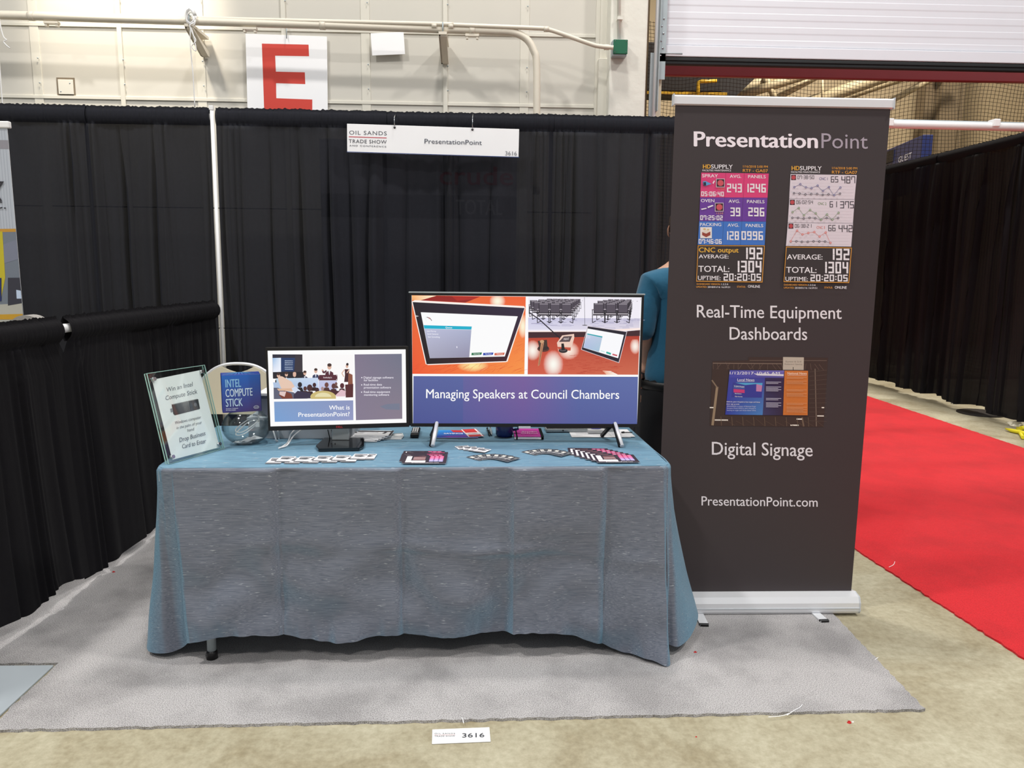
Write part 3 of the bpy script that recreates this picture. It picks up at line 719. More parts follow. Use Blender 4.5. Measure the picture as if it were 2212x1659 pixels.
t = thing('conduit', 'thinner cream conduit above the thick pipe, ending at the green box', 'conduit', W(0, 30, 5.94))
l0 = t.location.copy()
cd = [W(-700, 14, 6.02), W(0, 28, 6.02), W(470, 41, 6.0), W(940, 52, 5.98), W(980, 54, 5.98), W(1160, 61, 5.98), W(1180, 63, 5.98), W(1205, 70, 5.98), W(1275, 95, 5.97), W(1295, 100, 5.97), W(1325, 103, 5.96)]
p = MB(); p.tube(bez(cd, 6), .016, 10); p.build('conduit_tube', M_['pipe'], t, sh(l0))
for px, py in ((938, 56), (974, 57), (1180, 63), (1310, 102)):
    a = W(px, py, 5.98); p = MB(); p.tube([a-Vector((.018, 0, 0)), a+Vector((.018, 0, 0))], .02, 10); p.build('coupling', M_['pipe'], t, sh(l0))
# vertical conduit to box
t = thing('conduit', 'slim white conduit dropping down the column to the green box', 'conduit', W(1337, 0, 6.04))
l0 = t.location.copy(); p = MB(); p.tube([W(1337, -300, 6.055), W(1337, 84, 6.055)], .013, 8); p.build('conduit_tube', M_['column'], t, sh(l0))
p = MB(); a = W(1339, 40, 6.05); p.box((a.x-.02, 6.035, a.z-.01), (a.x+.02, 6.08, a.z+.01)); p.build('strap', M_['column'], t, sh(l0))
a, b = W(1326, 84, 5.98), W(1356, 116, 5.98)
t = thing('junction_box', 'dark green electrical box on the white column', 'electrical box', (a.x, 6.0, b.z))
w_, h_ = b.x-a.x, a.z-b.z
p = MB(); p.box((-.006, 0, -.012), (w_-.004, .075, h_), bev=.004); p.build('box', M_['galv'], t)
p = MB(); p.box((0, -.012, 0), (w_, .0, h_), bev=.004); p.build('lid', M_['green'], t)
for q in ((.012, .012), (w_-.012, h_-.012), (.012, h_-.012), (w_-.012, .012)):
    p = MB(); p.lathe([(0, 0), (.005, 0), (0, .004)], n=6); p.build('screw', M_['chrome'], t, Matrix.Translation((q[0], -.012, q[1])) @ Matrix.Rotation(PI/2, 4, 'X'))
# brackets carrying the pipe
def bracket(px, py, pb, label):
    a = W(px, py); b_ = W(px, pb, 6.25)
    t = thing('pipe_bracket', label, 'bracket', (a.x, 6.28, b_.z)); L0 = t.location.copy()
    p = MB(); p.box((a.x-.03, PY-.05, a.z-.05), (a.x+.03, 6.28, a.z-.03)); p.build('arm', M_['pipe'], t, sh(L0))
    p = MB(); p.prism([(6.285, b_.z), (6.25, b_.z), (PY-.04, a.z-.06), (PY-.04, a.z-.03), (6.285, a.z-.03)], .012, Matrix.Translation((a.x-.03, 0, 0)) @ Matrix(((0, 1, 0, 0), (1, 0, 0, 0), (0, 0, 1, 0), (0, 0, 0, 1)))); p.build('web', M_['pipe'], t, sh(L0))
    p = MB(); p.prism([(6.285, b_.z), (6.25, b_.z), (PY-.04, a.z-.06), (PY-.04, a.z-.05), (6.285, b_.z+.03)], .055, Matrix.Translation((a.x-.027, 0, 0)) @ Matrix(((0, 1, 0, 0), (1, 0, 0, 0), (0, 0, 1, 0), (0, 0, 0, 1)))); p.build('flange', M_['pipe'], t, sh(L0))
    p = MB(); p.tube([(a.x, PY-.035, a.z-.03), (a.x, PY-.035, a.z+.035), (a.x, PY+.035, a.z+.035), (a.x, PY+.035, a.z-.03)], .006, 6); p.build('clamp', M_['galv'], t, sh(L0))
bracket(412, 46, 120, 'cream wall bracket with tangled string, left of the E sign')
bracket(957, 63, 136, 'cream wall bracket right of the blank paper sheet')
# strings
t = thing('string', 'loose white string hanging from the left wall bracket', 'string', W(415, 50)); L0 = t.location.copy()
p = MB(); p.tube(bez([W(412, 30, 5.93), W(420, 48, 5.93), W(410, 55, 5.92), W(417, 75, 5.93), W(423, 88, 5.93), W(414, 100, 5.93), W(424, 108, 5.93), W(413, 60, 5.94), W(411, 90, 5.94), W(414, 130, 5.95), W(417, 160, 5.95), W(421, 232, 5.96)], 5), .004, 5); p.build('cord', M_['white'], t, sh(L0))
p = MB(); a = W(413, 42, 5.96)
for k in range(5):
    p.tube([a+Vector((.03*math.cos(s/8*2*PI), -.03*math.sin(k), .05*math.sin(s/8*2*PI)+.008*k)) for s in range(9)], .005, 5)
p.build('knot', M_['white'], t, sh(L0))
t = thing('string', 'knotted white string hanging at the top left edge of the wall', 'string', W(5, 35)); L0 = t.location.copy()
p = MB(); p.tube(bez([W(-2, 33, 5.94), W(2, 60, 5.94), W(8, 80, 5.94), W(14, 86, 5.94), W(8, 90, 5.94), W(14, 98, 5.94), W(22, 104, 5.94)], 5), .004, 5); p.build('cord', M_['white'], t, sh(L0))
p = MB(); p.tube(bez([W(-2, 120, 5.94), W(2, 180, 5.94), W(6, 230, 5.94)], 5), .004, 5); p.tube([W(-2, 33, 5.94), W(-2, 120, 5.94)], .003, 5); p.build('cord', M_['white'], t, sh(L0))

# hanging booth sign
Q = [(750, 267), (1122, 279), (1120, 340), (750, 329)]
t, P = plane_print('booth_sign', 5.02, Q, 'white hanging sign reading Oil Sands Trade Show, with booth name and number 3616', 'sign', .006)
P.zoom(720, 250, 5.267)
gy = (88, 90, 98)
P.text('OIL SANDS', 183, 212, 612, 223, 44, gy, .012, 1.12)
P.poly([(178, 234), (610, 248), (610, 257), (178, 243)], (198, 70, 84))
P.text('TRADE SHOW', 178, 308, 610, 318, 40, gy, .012, 1.1)
P.text('AND CONFERENCE', 184, 347, 606, 360, 17, gy, .012, 1.3)
P.text('PresentationPoint', 1043, 315, 1693, 332, 52, (72, 78, 92))
P.text('3616', 1958, 449, 2088, 453, 46, (120, 122, 128))
P.poly([(155, 408), (2114, 468), (2114, 476), (155, 416)], (30, 60, 120))
P.build('lettering', M_['ink'], t)
Mi = t.matrix_world.inverted()
for (px, py, tx_) in ((852, 275, 851), (1020.5, 279.5, 1021)):
    p = MB(); a = atY(px, py, 5.012); b = atY(tx_, 247, 5.012); b.y = 5.06; p.tube([a, (a.x, 5.012, b.z-.02), b, (b.x, 5.11, b.z+.02), (b.x, 5.14, b.z-.02)], .0025, 6); p.build('hook_wire', M_['chrome'], t, Mi)
    p = MB(); p.lathe([(0, -.002), (.007, -.002), (.007, .001), (0, .001)], n=12); p.build('hole', M_['black'], t, Mi @ Matrix.Translation((a.x, 5.019, a.z)) @ Matrix.Rotation(PI/2, 4, 'X'))

# ------------------------------------------------------------------ table
T_FL, T_FR, T_BR, T_BL = Vector((-1.175, 2.685)), Vector((.700, 2.725)), Vector((.668, 3.475)), Vector((-1.205, 3.435))
ZTOP = .745
t = thing('folding_table', 'long folding table hidden under the blue cloth, one grey leg showing', 'table', (-.25, 3.08, 0))
L0 = Vector((-.25, 3.08, 0))
def tl(u, v): # u along, v depth
    a = T_FL.lerp(T_FR, u); b = T_BL.lerp(T_BR, u); return a.lerp(b, v)
p = MB(); pts = [tl(.01, .02), tl(.99, .02), tl(.99, .98), tl(.01, .98)]
vs0 = [p.bm.verts.new((q.x, q.y, .70)) for q in pts]; vs1 = [p.bm.verts.new((q.x, q.y, .735)) for q in pts]
p.bm.faces.new(vs0[::-1]); p.bm.faces.new(vs1)
for i in range(4): p.bm.faces.new((vs0[i], vs0[(i+1) % 4], vs1[(i+1) % 4], vs1[i]))
p.build('tabletop', M_['grey'], t, sh(L0))
for (u, v) in ((.088, .05), (.925, .08), (.925, .93), (.088, .93)):
    q = tl(u, v); p = MB(); p.tube([(q.x, q.y, .02), (q.x, q.y, .70)], .0165, 12); lg = p.build('leg', M_['galv'], t, sh(L0))
    p = MB(); p.lathe([(0, 0), (.021, 0), (.020, .024), (.018, .032), (0, .032)], c=(q.x, q.y, .010), n=16); p.build('foot_cap', M_['black'], lg, sh(L0))
for u in (.088, .925):
    p = MB(); a, b = tl(u, .08), tl(u, .93); p.tube([(a.x, a.y, .16), (b.x, b.y, .16)], .011, 10); p.build('crossbar', M_['galv'], t, sh(L0))

# tablecloth
ctrl = []   # (top xy, bottom xy, hem z, samples to next)
def add(tp, bt, z, n): ctrl.append((Vector(tp), Vector(bt), z, n))
FR, FL = T_FR, T_FL
def front(u): return T_FL.lerp(T_FR, u)
add(T_BL, (-1.27, 3.50), .06, 20)
add((T_FL.x-.005, 3.05), (-1.30, 3.10), .06, 20)
add((T_FL.x-.004, 2.78), (-1.285, 2.86), .05, 14)
add((T_FL.x-.001, 2.740), (-1.262, 2.755), .03, 14)
add((T_FL.x+.008, 2.708), (-1.185, 2.715), .035, 12)
add((T_FL.x+.030, 2.692), (-1.13, 2.735), .045, 10)
add((T_FL.x+.068, 2.687), (-1.075, 2.70), .10, 8)
add((T_FL.x+.074, 2.686), (-1.070, 2.665), .100, 30)
hem = [(.14, .125), (.235, .118), (.33, .09), (.44, .112), (.55, .095), (.66, .10), (.75, .112), (.84, .064), (.90, .026), (.955, .025)]
wob = [.0, .012, -.008, .012, -.004, .01, .0, .012, -.012, -.05]
for (u, z), wv in zip(hem, wob):
    q = front(u); add(q, (q.x+(u-.45)*.03, q.y-.012+wv), z, 34)
add((T_FR.x-.040, T_FR.y+.000), (.694, 2.645), .012, 8)
add((T_FR.x-.018, T_FR.y+.012), (.700, 2.72), .05, 10)
add((T_FR.x-.004, T_FR.y+.035), (.745, 2.72), .045, 12)
add((T_FR.x+.001, T_FR.y+.065), (.815, 2.80), .06, 12)
add((T_FR.x+.001, T_FR.y+.13), (.872, 2.93), .09, 24)
add((T_FR.x-.010, 3.0), (.80, 3.03), .08, 12)
add((T_FR.x-.016, 3.12), (.715, 3.12), .08, 20)
add(T_BR, (.715, 3.52), .06, 20)
add((.2, T_BR.y-.01), (.2, 3.56), .08, 40)
add((-.7, T_BR.y-.03), (-.7, 3.53), .08, 40)
def cr_(a, b, c, d, s): return .5*((2*b)+(-a+c)*s+(2*a-5*b+4*c-d)*s*s+(-a+3*b-3*c+d)*s**3)
per = []
N = len(ctrl)
for i in range(N):
    A, B, C_, D = ctrl[(i-1) % N], ctrl[i], ctrl[(i+1) % N], ctrl[(i+2) % N]
    for k in range(B[3]):
        s = k/B[3]
        tp = B[0].lerp(C_[0], s)
        bt = cr_(A[1], B[1], C_[1], D[1], s); z = cr_(A[2], B[2], C_[2], D[2], s)
        per.append((tp, bt, z))
cen = tl(.5, .5)
creases = [(605, 1.), (870, 1.), (1112, -1.), (1312, 1.)]
crx = [(atY(px, 1150, 2.70).x, sgn) for px, sgn in creases]
rows = [0, .004, .010, .018, .03, .05, .08, .12, .17, .22, .27, .32, .37, .42, .46, .49, .51, .54, .58, .62, .66, .70, .74, .78, .82, .86, .895, .925, .95, .97, .985, 1.0]
bm = bmesh.new(); grid_ = []
for (tp, bt, hz) in per:
    colv = []
    out = (tp-cen).normalized()
    isfront = abs(tp.y-2.70) < .035 and -1.10 < tp.x < .68
    for j, tt in enumerate(rows):
        H = ZTOP+.004-hz
        if j == 0: q = tp-out*.014; z = ZTOP+.004
        elif j == 1: q = tp-out*.005; z = ZTOP+.001
        else:
            e = tt**1.25
            q = tp.lerp(bt, e); z = ZTOP+.004-tt*H-.004*(1-tt)
            if isfront:
                d = 0
                for cxx, sg in crx:
                    dx = q.x-cxx
                    d += -sg*.012*math.exp(-abs(dx)/.016)*min(1, tt*5)*(.6+.6*tt)
                    d += -sg*.008*math.exp(-(dx/.10)**2)*math.tanh(dx/.02+.6)
                # horizontal crease
                yc = .47+.03*math.sin(q.x*2.3)+.02*vn(q.x*3, 5)
                d += .015*math.exp(-abs(tt-yc)/.018)*(.5+.9*vn(q.x*4, 8)+.2)
                d += .055*vn(q.x*2.2+tt*1.5, 3)*tt+.028*noise.noise(Vector((q.x*7, tt*5, 1.2)))*tt
                if tt > .82: d += .011*vn(q.x*26, 9)*((tt-.82)/.18)**1.5
                q = q+Vector((0, -1))*d
            else:
                q = q+out*(.012*noise.noise(Vector((tp.x*5+bt.x*4, tt*3, bt.y*5)))*tt)
        colv.append(bm.verts.new((q.x, q.y, z)))
    grid_.append(colv)
n = len(grid_)
for i in range(n):
    for j in range(len(rows)-1):
        f = bm.faces.new((grid_[i][j], grid_[i][j+1], grid_[(i+1) % n][j+1], grid_[(i+1) % n][j])); f.smooth = True
def bump_top(x, y):
    e = min(1, max(0, (y-2.74)/.1))*min(1, max(0, (3.42-y)/.06))*min(1, (x+1.13)/.08 if x < 0 else (.63-x)/.08)
    if e <= 0: return 0
    b = .0015*noise.noise(Vector((x*6, y*9, 0)))
    g = math.exp(-((x+.87)/.12)**2-((y-3.13)/.09)**2)
    b += .010*g*(.5+noise.noise(Vector((x*14, y*22, 4))))
    g = math.exp(-((x+.30)/.16)**2-((y-3.16)/.06)**2)
    b += .004*g*(.5+noise.noise(Vector((x*10, y*18, 7))))
    return b*e
NU, NV = 150, 60
tg = [[None]*(NV+1) for _ in range(NU+1)]
for i in range(NU+1):
    for j in range(NV+1):
        q = tl(.006+.988*i/NU, .014+.972*j/NV)
        for cx_, cy_ in ((T_FL.x, T_FL.y), (T_FR.x, T_FR.y)):
            sx_ = 1 if cx_ < 0 else -1; ex = (q.x-cx_)*sx_; ey = q.y-cy_; r_ = .055
            if ex < r_ and ey < r_:
                dd_ = math.hypot(r_-ex, r_-ey)
                if dd_ > r_-.010:
                    k_ = (r_-.010)/dd_; q = Vector((cx_+sx_*(r_-(r_-ex)*k_), cy_+r_-(r_-ey)*k_))
        tg[i][j] = bm.verts.new((q.x, q.y, ZTOP+.004+bump_top(q.x, q.y)))
for i in range(NU):
    for j in range(NV):
        f = bm.faces.new((tg[i][j], tg[i+1][j], tg[i+1][j+1], tg[i][j+1])); f.smooth = True
# fill the narrow rim between grid and skirt
rim = MB()
me = bpy.data.meshes.new('tablecloth'); bm.to_mesh(me); bm.free(); me.materials.append(M_['cloth'])
o = bpy.data.objects.new('tablecloth', me); COL.objects.link(o)
me.transform(Matrix.Translation((.25, -3.08, 0))); o.location = (-.25, 3.08, 0)
tag(o, 'steel blue slubbed tablecloth draped to the floor over the display table', 'tablecloth')
ZC = ZTOP+.0055   # resting height on the cloth

# ------------------------------------------------------------------ big pull-up banner
BX0, BX1, BY = .735, 1.607, 3.115
ban = thing('pullup_banner', 'tall charcoal pull-up banner headed PresentationPoint with two dashboards', 'banner', (BX0, BY, 0))
bw = .858
p = MB(); p.box((0.007, 0, .085), (.007+bw, .0015, 2.115)); pan = p.build('graphic_panel', M_['banner'], ban)
p = MB()
prof = [(0.0, 2.104), (0.0, 2.132), (.006, 2.138), (.020, 2.134), (.022, 2.104), (.010, 2.100)]
p.prism([(y-.010, z) for y, z in prof], .872, Matrix.Translation((0, 0, 0)) @ Matrix(((0, 1, 0, 0), (1, 0, 0, 0), (0, 0, 1, 0), (0, 0, 0, 1)))); p.build('top_bar', M_['alu'], ban)
for x in (-.004, .872):
    p = MB(); p.box((x, -.014, 2.098), (x+.004, .016, 2.141), bev=.001); p.build('end_cap', M_['grey'], ban)
prof = [(-.052, .012), (-.060, .024), (-.058, .060), (-.046, .084), (-.006, .092), (.03, .084), (.045, .05), (.045, .012)]
p = MB(); p.prism(prof, .880, Matrix.Translation((-.004, 0, 0)) @ Matrix(((0, 1, 0, 0), (1, 0, 0, 0), (0, 0, 1, 0), (0, 0, 0, 1)))); base = p.build('base_cassette', M_['alu'], ban)
p = MB(); p.box((-.004, -.0625, .036), (.876, -.058, .040)); p.build('groove', M_['grey'], base)
for x in (-.009, .876):
    p = MB(); p.prism([(y*1.04, z) for y, z in prof], .005, Matrix.Translation((x, 0, 0)) @ Matrix(((0, 1, 0, 0), (1, 0, 0, 0), (0, 0, 1, 0), (0, 0, 0, 1)))); p.build('end_cap', M_['grey'], base)
for (pa, pb) in (((1508, 1322), (1522, 1352)), ((1748, 1312), (1782, 1343))):
    a, b = atZ(*pa, .012), atZ(*pb, .012); a.y = BY-.02
    d = (b-a).normalized(); a = b-d*.26; s_ = Vector((-d.y, d.x, 0))*.018
    p = MB(); vs = []
    t_ = bmesh.new(); q8 = []
    for z in (.0105, .016):
        for c in (a+s_, a-s_, b-s_, b+s_): q8.append(t_.verts.new((c.x-BX0, c.y-BY, z)))
    for f in ((3,2,1,0),(4,5,6,7),(0,1,5,4),(1,2,6,5),(2,3,7,6),(3,0,4,7)): t_.faces.new([q8[i] for i in f])
    p.merge(t_); ft = p.build('foot', M_['alu'], ban)
    p = MB(); t_ = bmesh.new(); q8 = []
    for z in (.0102, .0185):
        for c in (b+s_*1.1-d*.012, b-s_*1.1-d*.012, b-s_*.9+d*.004, b+s_*.9+d*.004): q8.append(t_.verts.new((c.x-BX0, c.y-BY, z)))
    for f in ((3,2,1,0),(4,5,6,7),(0,1,5,4),(1,2,6,5),(2,3,7,6),(3,0,4,7)): t_.faces.new([q8[i] for i in f])
    p.merge(t_); p.build('end_cap', M_['black'], ft)
p = MB(); p.tube([(.435, .02, .09), (.435, .02, 2.12)], .008, 8); p.build('support_pole', M_['alu'], ban)

BQ = [(1457, 219), (1918, 231), (1836, 1287), (1409, 1298)]
def bprint():
    P = Print(bw, 2.035, BQ, off=(.007, .085), eps=.00004); P.lay = 20; return P
WT = (232, 228, 234)
P = bprint(); P.zoom(1380, 0, 2.6587)
P.text('Presentation', 312, 848, 1015, 862, 84, (244, 236, 244), .075)
P.text('Point', 1038, 863, 1300, 868, 84, (168, 158, 172))
P.build('heading_lettering', M_['ink'], pan)
for (tx, x0, y0, x1, y1, cp) in (('Real-Time Equipment', 1502, 690, 1814, 692, 27), ('Dashboards', 1573, 738, 1740, 738, 27), ('Digital Signage', 1534, 990, 1752, 991, 28), ('PresentationPoint.com', 1511, 1102, 1763, 1101, 20)):
    P = bprint(); P.text(tx, x0, y0, x1, y1, cp, WT, .016); P.build('lettering', M_['ink'], pan)
# left dashboard
P = bprint(); P.zoom(1500, 350, 5.72); OR = (232, 160, 60); W3 = (236, 232, 238)
def header(P, dx, dy):
    P.text('HD', 92+dx, 100+dy, 186+dx, 100+dy, 50, (236, 176, 60), .06)
    P.text('SUPPLY', 192+dx, 101+dy, 458+dx, 105+dy, 50, W3, .035)
    P.text('FACILITIES MAINTENANCE', 85+dx, 134+dy, 438+dx, 137+dy, 22, W3, .02)
    P.text('1/16/2018 5:00 PM', 585+dx, 90+dy, 890+dx, 96+dy, 28, OR, .02)
    P.text('RTF - GA07', 583+dx, 144+dy, 890+dx, 150+dy, 36, OR, .035)
header(P, 0, 0)
rowsd = [((70, 150), (902, 165), (886, 462), (55, 455), (218, 62, 122), (372, 600, 358, 588), 'SPRAY', '05:06:40', '243', '1246'),
         ((54, 457), (884, 463), (866, 756), (42, 750), (106, 58, 156), (356, 585, 342, 568), 'OVEN', '07:25:02', '39', '296'),
         ((41, 752), (865, 758), (849, 1048), (22, 1043), (62, 116, 200), (342, 568, 328, 550), 'PACKING', '07:46:06', '128', '0996')]
for r, (tl_, tr_, br_, bl_, cc, cs, nm, tm, av, pn) in enumerate(rowsd):
    P.poly([tl_, tr_, br_, bl_], cc)
    dk = tuple(int(v*.55) for v in cc)
    P.line([(cs[0], tl_[1]+4), (cs[2], bl_[1]+2)], 3, dk); P.line([(cs[1], tl_[1]+8), (cs[3], bl_[1]+4)], 3, dk)
    y0 = tl_[1]
    x0 = tl_[0]
    P.text(nm, x0+10, y0+58, x0+{'SPRAY': 205, 'OVEN': 175, 'PACKING': 272}[nm], y0+60, 38, W3, .04)
    P.text('AVG.', cs[0]+50, y0+66, cs[0]+190, y0+68, 38, W3, .04)
    P.text('PANELS', cs[1]+48, y0+70, cs[1]+262, y0+74, 38, W3, .04)
    P.seg7(tm, bl_[0]+8, bl_[1]-14, cs[2]-6, bl_[1]-10, 58, W3, 10)
    wv = {3: 190, 2: 130}[len(av)]
    P.seg7(av, cs[3]-wv-18, bl_[1]-60, cs[3]-12, bl_[1]-58, 108, W3, 17)
    wv = {4: 268, 3: 200}[len(pn)]
    P.seg7(pn, br_[0]-wv-26, br_[1]-66, br_[0]-14, br_[1]-62, 108, W3, 17)
for (cx, cy) in ((305, 280), (290, 578)):
    P.rect(cx-55, cy-54, cx+52, cy+54, (216, 200, 210)); P.rect(cx-48, cy-47, cx+46, cy+47, (52, 24, 40)); P.ell(cx, cy, 38, 38, (206, 84, 96))
P.text('1.1.0.3', 275, 364, 352, 365, 22, (240, 160, 90)); P.text('1.2.2.0', 255, 664, 335, 665, 22, (240, 160, 90))
P.poly([(85, 262), (120, 255), (160, 275), (195, 292), (150, 305), (110, 318), (92, 300)], (90, 160, 214)); P.poly([(92, 270), (125, 268), (128, 312), (96, 315)], (40, 40, 60)); P.poly([(205, 280), (225, 248), (236, 258), (216, 292)], W3)
P.poly([(62, 598), (128, 586), (135, 596), (72, 612)], W3); P.poly([(142, 572), (205, 550), (218, 562), (150, 590)], W3)
P.rect(52, 825, 196, 962, (232, 226, 224)); P.poly([(76, 885), (125, 905), (178, 880), (178, 925), (126, 950), (76, 925)], (150, 66, 52)); P.poly([(76, 880), (125, 860), (178, 878), (126, 902)], (226, 214, 200)); P.ell(105, 850, 18, 10, (212, 176, 110)); P.ell(150, 856, 16, 9, (212, 186, 130))
def stat(P, L4, cnc=True):
    tl_, tr_, br_, bl_ = L4
    P.poly(L4, OR); P.poly([(tl_[0]+7, tl_[1]+8), (tr_[0]-8, tr_[1]+8), (br_[0]-8, br_[1]-9), (bl_[0]+7, bl_[1]-9)], (52, 46, 48))
stat(P, [(22, 1050), (849, 1052), (820, 1508), (0, 1500)])
P.text('CNC output', 36, 1135, 525, 1138, 58, (240, 184, 60), .04)
P.text('AVERAGE:', 34, 1210, 402, 1212, 46, W3, .035)
P.seg7('192', 560, 1222, 828, 1224, 146, W3, 22)
P.text('TOTAL:', 28, 1378, 410, 1380, 74, W3, .035)
P.seg7('1304', 455, 1384, 816, 1386, 144, W3, 22)
P.text('UPTIME:', 22, 1480, 302, 1482, 52, W3, .035)
P.seg7('20:20:05', 332, 1488, 808, 1490, 90, W3, 15)
P.text('DASHBOARD VERSION:', 6, 1540, 300, 1542, 20, OR, .02); P.text('1.2.2.6', 312, 1541, 396, 1541, 20, W3, .03)
P.text('UPDATED:', 0, 1575, 132, 1576, 20, OR, .02); P.text('2018/01/16 16:59:51', 142, 1577, 418, 1578, 20, W3, .03)
P.text('STATUS:', 505, 1573, 608, 1574, 22, OR, .02); P.text('ONLINE', 640, 1572, 788, 1575, 32, W3, .035)
P.build('left_dashboard_print', M_['ink'], pan)
# right dashboard
P = bprint(); P.zoom(1680, 350, 5.72)
header(P, 62, 24)
rows2 = [((138, 172), (948, 187), (922, 485), (122, 476), (84, 84, 140), '07:38:50', 'CNC 1', '65', '487', [(180, 335), (254, 299), (322, 337), (391, 347), (465, 316), (531, 382), (603, 335), (666, 434), (743, 341)], [(176, 409), (245, 413), (316, 423), (387, 419), (459, 419), (528, 429), (598, 423), (666, 434), (738, 416)]),
         ((122, 478), (922, 487), (902, 777), (104, 768), (110, 140, 90), '06:02:54', 'CNC 2', '61', '375', [(159, 641), (235, 590), (298, 680), (374, 615), (443, 656), (508, 735), (580, 670), (646, 733), (721, 650)], [(156, 711), (226, 711), (296, 720), (368, 711), (436, 716), (508, 733), (577, 713), (646, 733), (716, 714)]),
         ((104, 770), (902, 779), (880, 1066), (80, 1058), (220, 110, 96), '06:38:21', 'CNC 3', '66', '442', [(137, 1000), (214, 869), (281, 915), (352, 897), (425, 885), (490, 941), (565, 891), (623, 1019)], [(137, 1002), (206, 1000), (274, 1006), (346, 1006), (416, 1000), (487, 1002), (556, 1002), (623, 1019)])]
for (a, b, c, d, cc, tm, nm, n1, n2, ln, l2) in rows2:
    P.poly([a, b, c, d], (196, 186, 198)); P.poly([(a[0]+4, a[1]+4), (b[0]-4, b[1]+4), (c[0]-4, c[1]-4), (d[0]+4, d[1]-4)], (222, 212, 222))
    for k in range(5): P.line([(a[0]+20, a[1]+110+k*38), (b[0]-40, a[1]+118+k*38)], 1.6, (198, 188, 198))
    P.rect(a[0]+8, a[1]+10, a[0]+68, a[1]+74, (60, 34, 44)); P.ell(a[0]+38, a[1]+42, 25, 26, (190, 72, 80))
    P.seg7(tm, a[0]+82, a[1]+62, a[0]+292, a[1]+62, 44, (70, 64, 74), 5)
    P.text(nm, a[0]+352, a[1]+74, a[0]+454, a[1]+76, 32, cc)
    P.seg7(n1, a[0]+490, a[1]+104, a[0]+588, a[1]+104, 74, (60, 56, 66), 8); P.seg7(n2, a[0]+616, a[1]+116, a[0]+796, a[1]+116, 86, (60, 56, 66), 9)
    P.line(l2, 3.2, (70, 66, 80)); P.line(ln, 3.2, cc)
    for q in l2: P.ell(q[0], q[1], 13, 13, (50, 46, 60), 10, 160); P.ell(q[0], q[1], 6, 6, (222, 212, 222), 8, 161)
    for q in ln: P.ell(q[0], q[1], 13, 13, cc, 10, 162); P.ell(q[0], q[1], 6, 6, (222, 212, 222), 8, 163)
P.lay = 164
stat(P, [(78, 1066), (882, 1078), (850, 1512), (48, 1502)])
P.text('AVERAGE:', 90, 1222, 524, 1224, 60, W3, .035); P.seg7('192', 590, 1230, 862, 1232, 140, W3, 22)
P.text('TOTAL:', 80, 1386, 450, 1390, 70, W3, .035); P.seg7('1304', 500, 1392, 846, 1396, 142, W3, 22)
P.text('UPTIME:', 70, 1488, 344, 1490, 50, W3, .035); P.seg7('20:20:05', 370, 1492, 838, 1494, 84, W3, 15)
P.text('DASHBOARD VERSION:', 52, 1546, 342, 1548, 20, OR, .02); P.text('1.2.2.6', 352, 1548, 438, 1548, 20, W3, .03)
P.text('UPDATED:', 50, 1582, 178, 1583, 20, OR, .02); P.text('2018/01/16 16:59:51', 186, 1584, 458, 1585, 20, W3, .03)
P.text('STATUS:', 546, 1580, 646, 1580, 22, OR, .02); P.text('ONLINE', 674, 1582, 818, 1584, 32, W3, .035)
P.build('right_dashboard_print', M_['ink'], pan)
# photograph print: signage screen under trusses
P = bprint(); P.zoom(1440, 740, 4.148)
P.poly([(395, 190), (718, 178), (718, 148), (1432, 148), (1392, 774), (370, 774)], (58, 42, 38))
rnd = random.Random(3)
P.lay += 1
for k in range(26):
    x = 400+k*38; P.line([(x, 205+rnd.uniform(-10, 10)), (x+rnd.uniform(-50, 50), 262)], 3, (104, 84, 74), P.lay)
P.line([(400, 207), (1020, 207)], 7, (128, 108, 96)); P.line([(730, 180), (1420, 176)], 5, (110, 92, 82))
P.line([(438, 420), (395, 770)], 22, (150, 128, 104)); P.line([(390, 360), (440, 430)], 12, (130, 110, 92)); P.line([(1316, 250), (1328, 770)], 8, (120, 102, 90)); P.line([(1200, 690), (1215, 772)], 14, (112, 92, 76))
for (x, y, w_) in ((370, 610, 34), (415, 722, 120), (1150, 706, 50), (1095, 762, 75), (1335, 676, 60), (1375, 600, 22)): P.rect(x, y-6, x+w_, y+5, (232, 224, 214))
for k in range(9): P.line([(470+k*98, 690), (476+k*98, 772)], 5, (106, 86, 70), 32)
P.lay = 33
for k in range(10): P.line([(520+k*88, 700+rnd.uniform(0, 30)), (600+k*88, 770)], 3, (90, 72, 60), 33)
for k in range(12): P.line([(1265, 280+k*40), (1420, 262+k*42)], 3, (92, 76, 68), 33)
P.poly([(1030, 146), (1216, 148), (1214, 262), (1028, 262)], (190, 178, 164)); P.text('Skyview & Grill', 1050, 194, 1192, 194, 14, (120, 108, 98)); P.text('Restaurant Opening', 1045, 216, 1200, 216, 12, (120, 108, 98)); P.line([(1121, 236), (1121, 262)], 5, (40, 34, 32))
P.poly([(545, 262), (1256, 264), (1250, 676), (505, 674)], (30, 24, 40))
P.grad([(552, 268), (1040, 268), (1036, 338), (544, 335)], [(74, 76, 170), (120, 110, 190), (86, 76, 150), (70, 74, 176)], 4)
P.text('1/12/2017-10:45 AM', 552, 306, 1000, 306, 24, W3, .04); P.poly([(770, 298), (1035, 302), (1035, 318), (800, 314)], (226, 222, 234))
P.grad([(544, 335), (868, 335), (846, 672), (510, 672)], [(60, 66, 166), (64, 60, 150), (70, 130, 196), (44, 56, 160)], 6)
P.grad([(868, 335), (1040, 335), (1026, 672), (846, 672)], [(44, 32, 78), (50, 32, 72), (44, 30, 60), (58, 56, 100)], 4)
P.text('Local News', 620, 366, 772, 366, 22, W3, .03); P.line([(620, 371), (772, 371)], 2, W3)
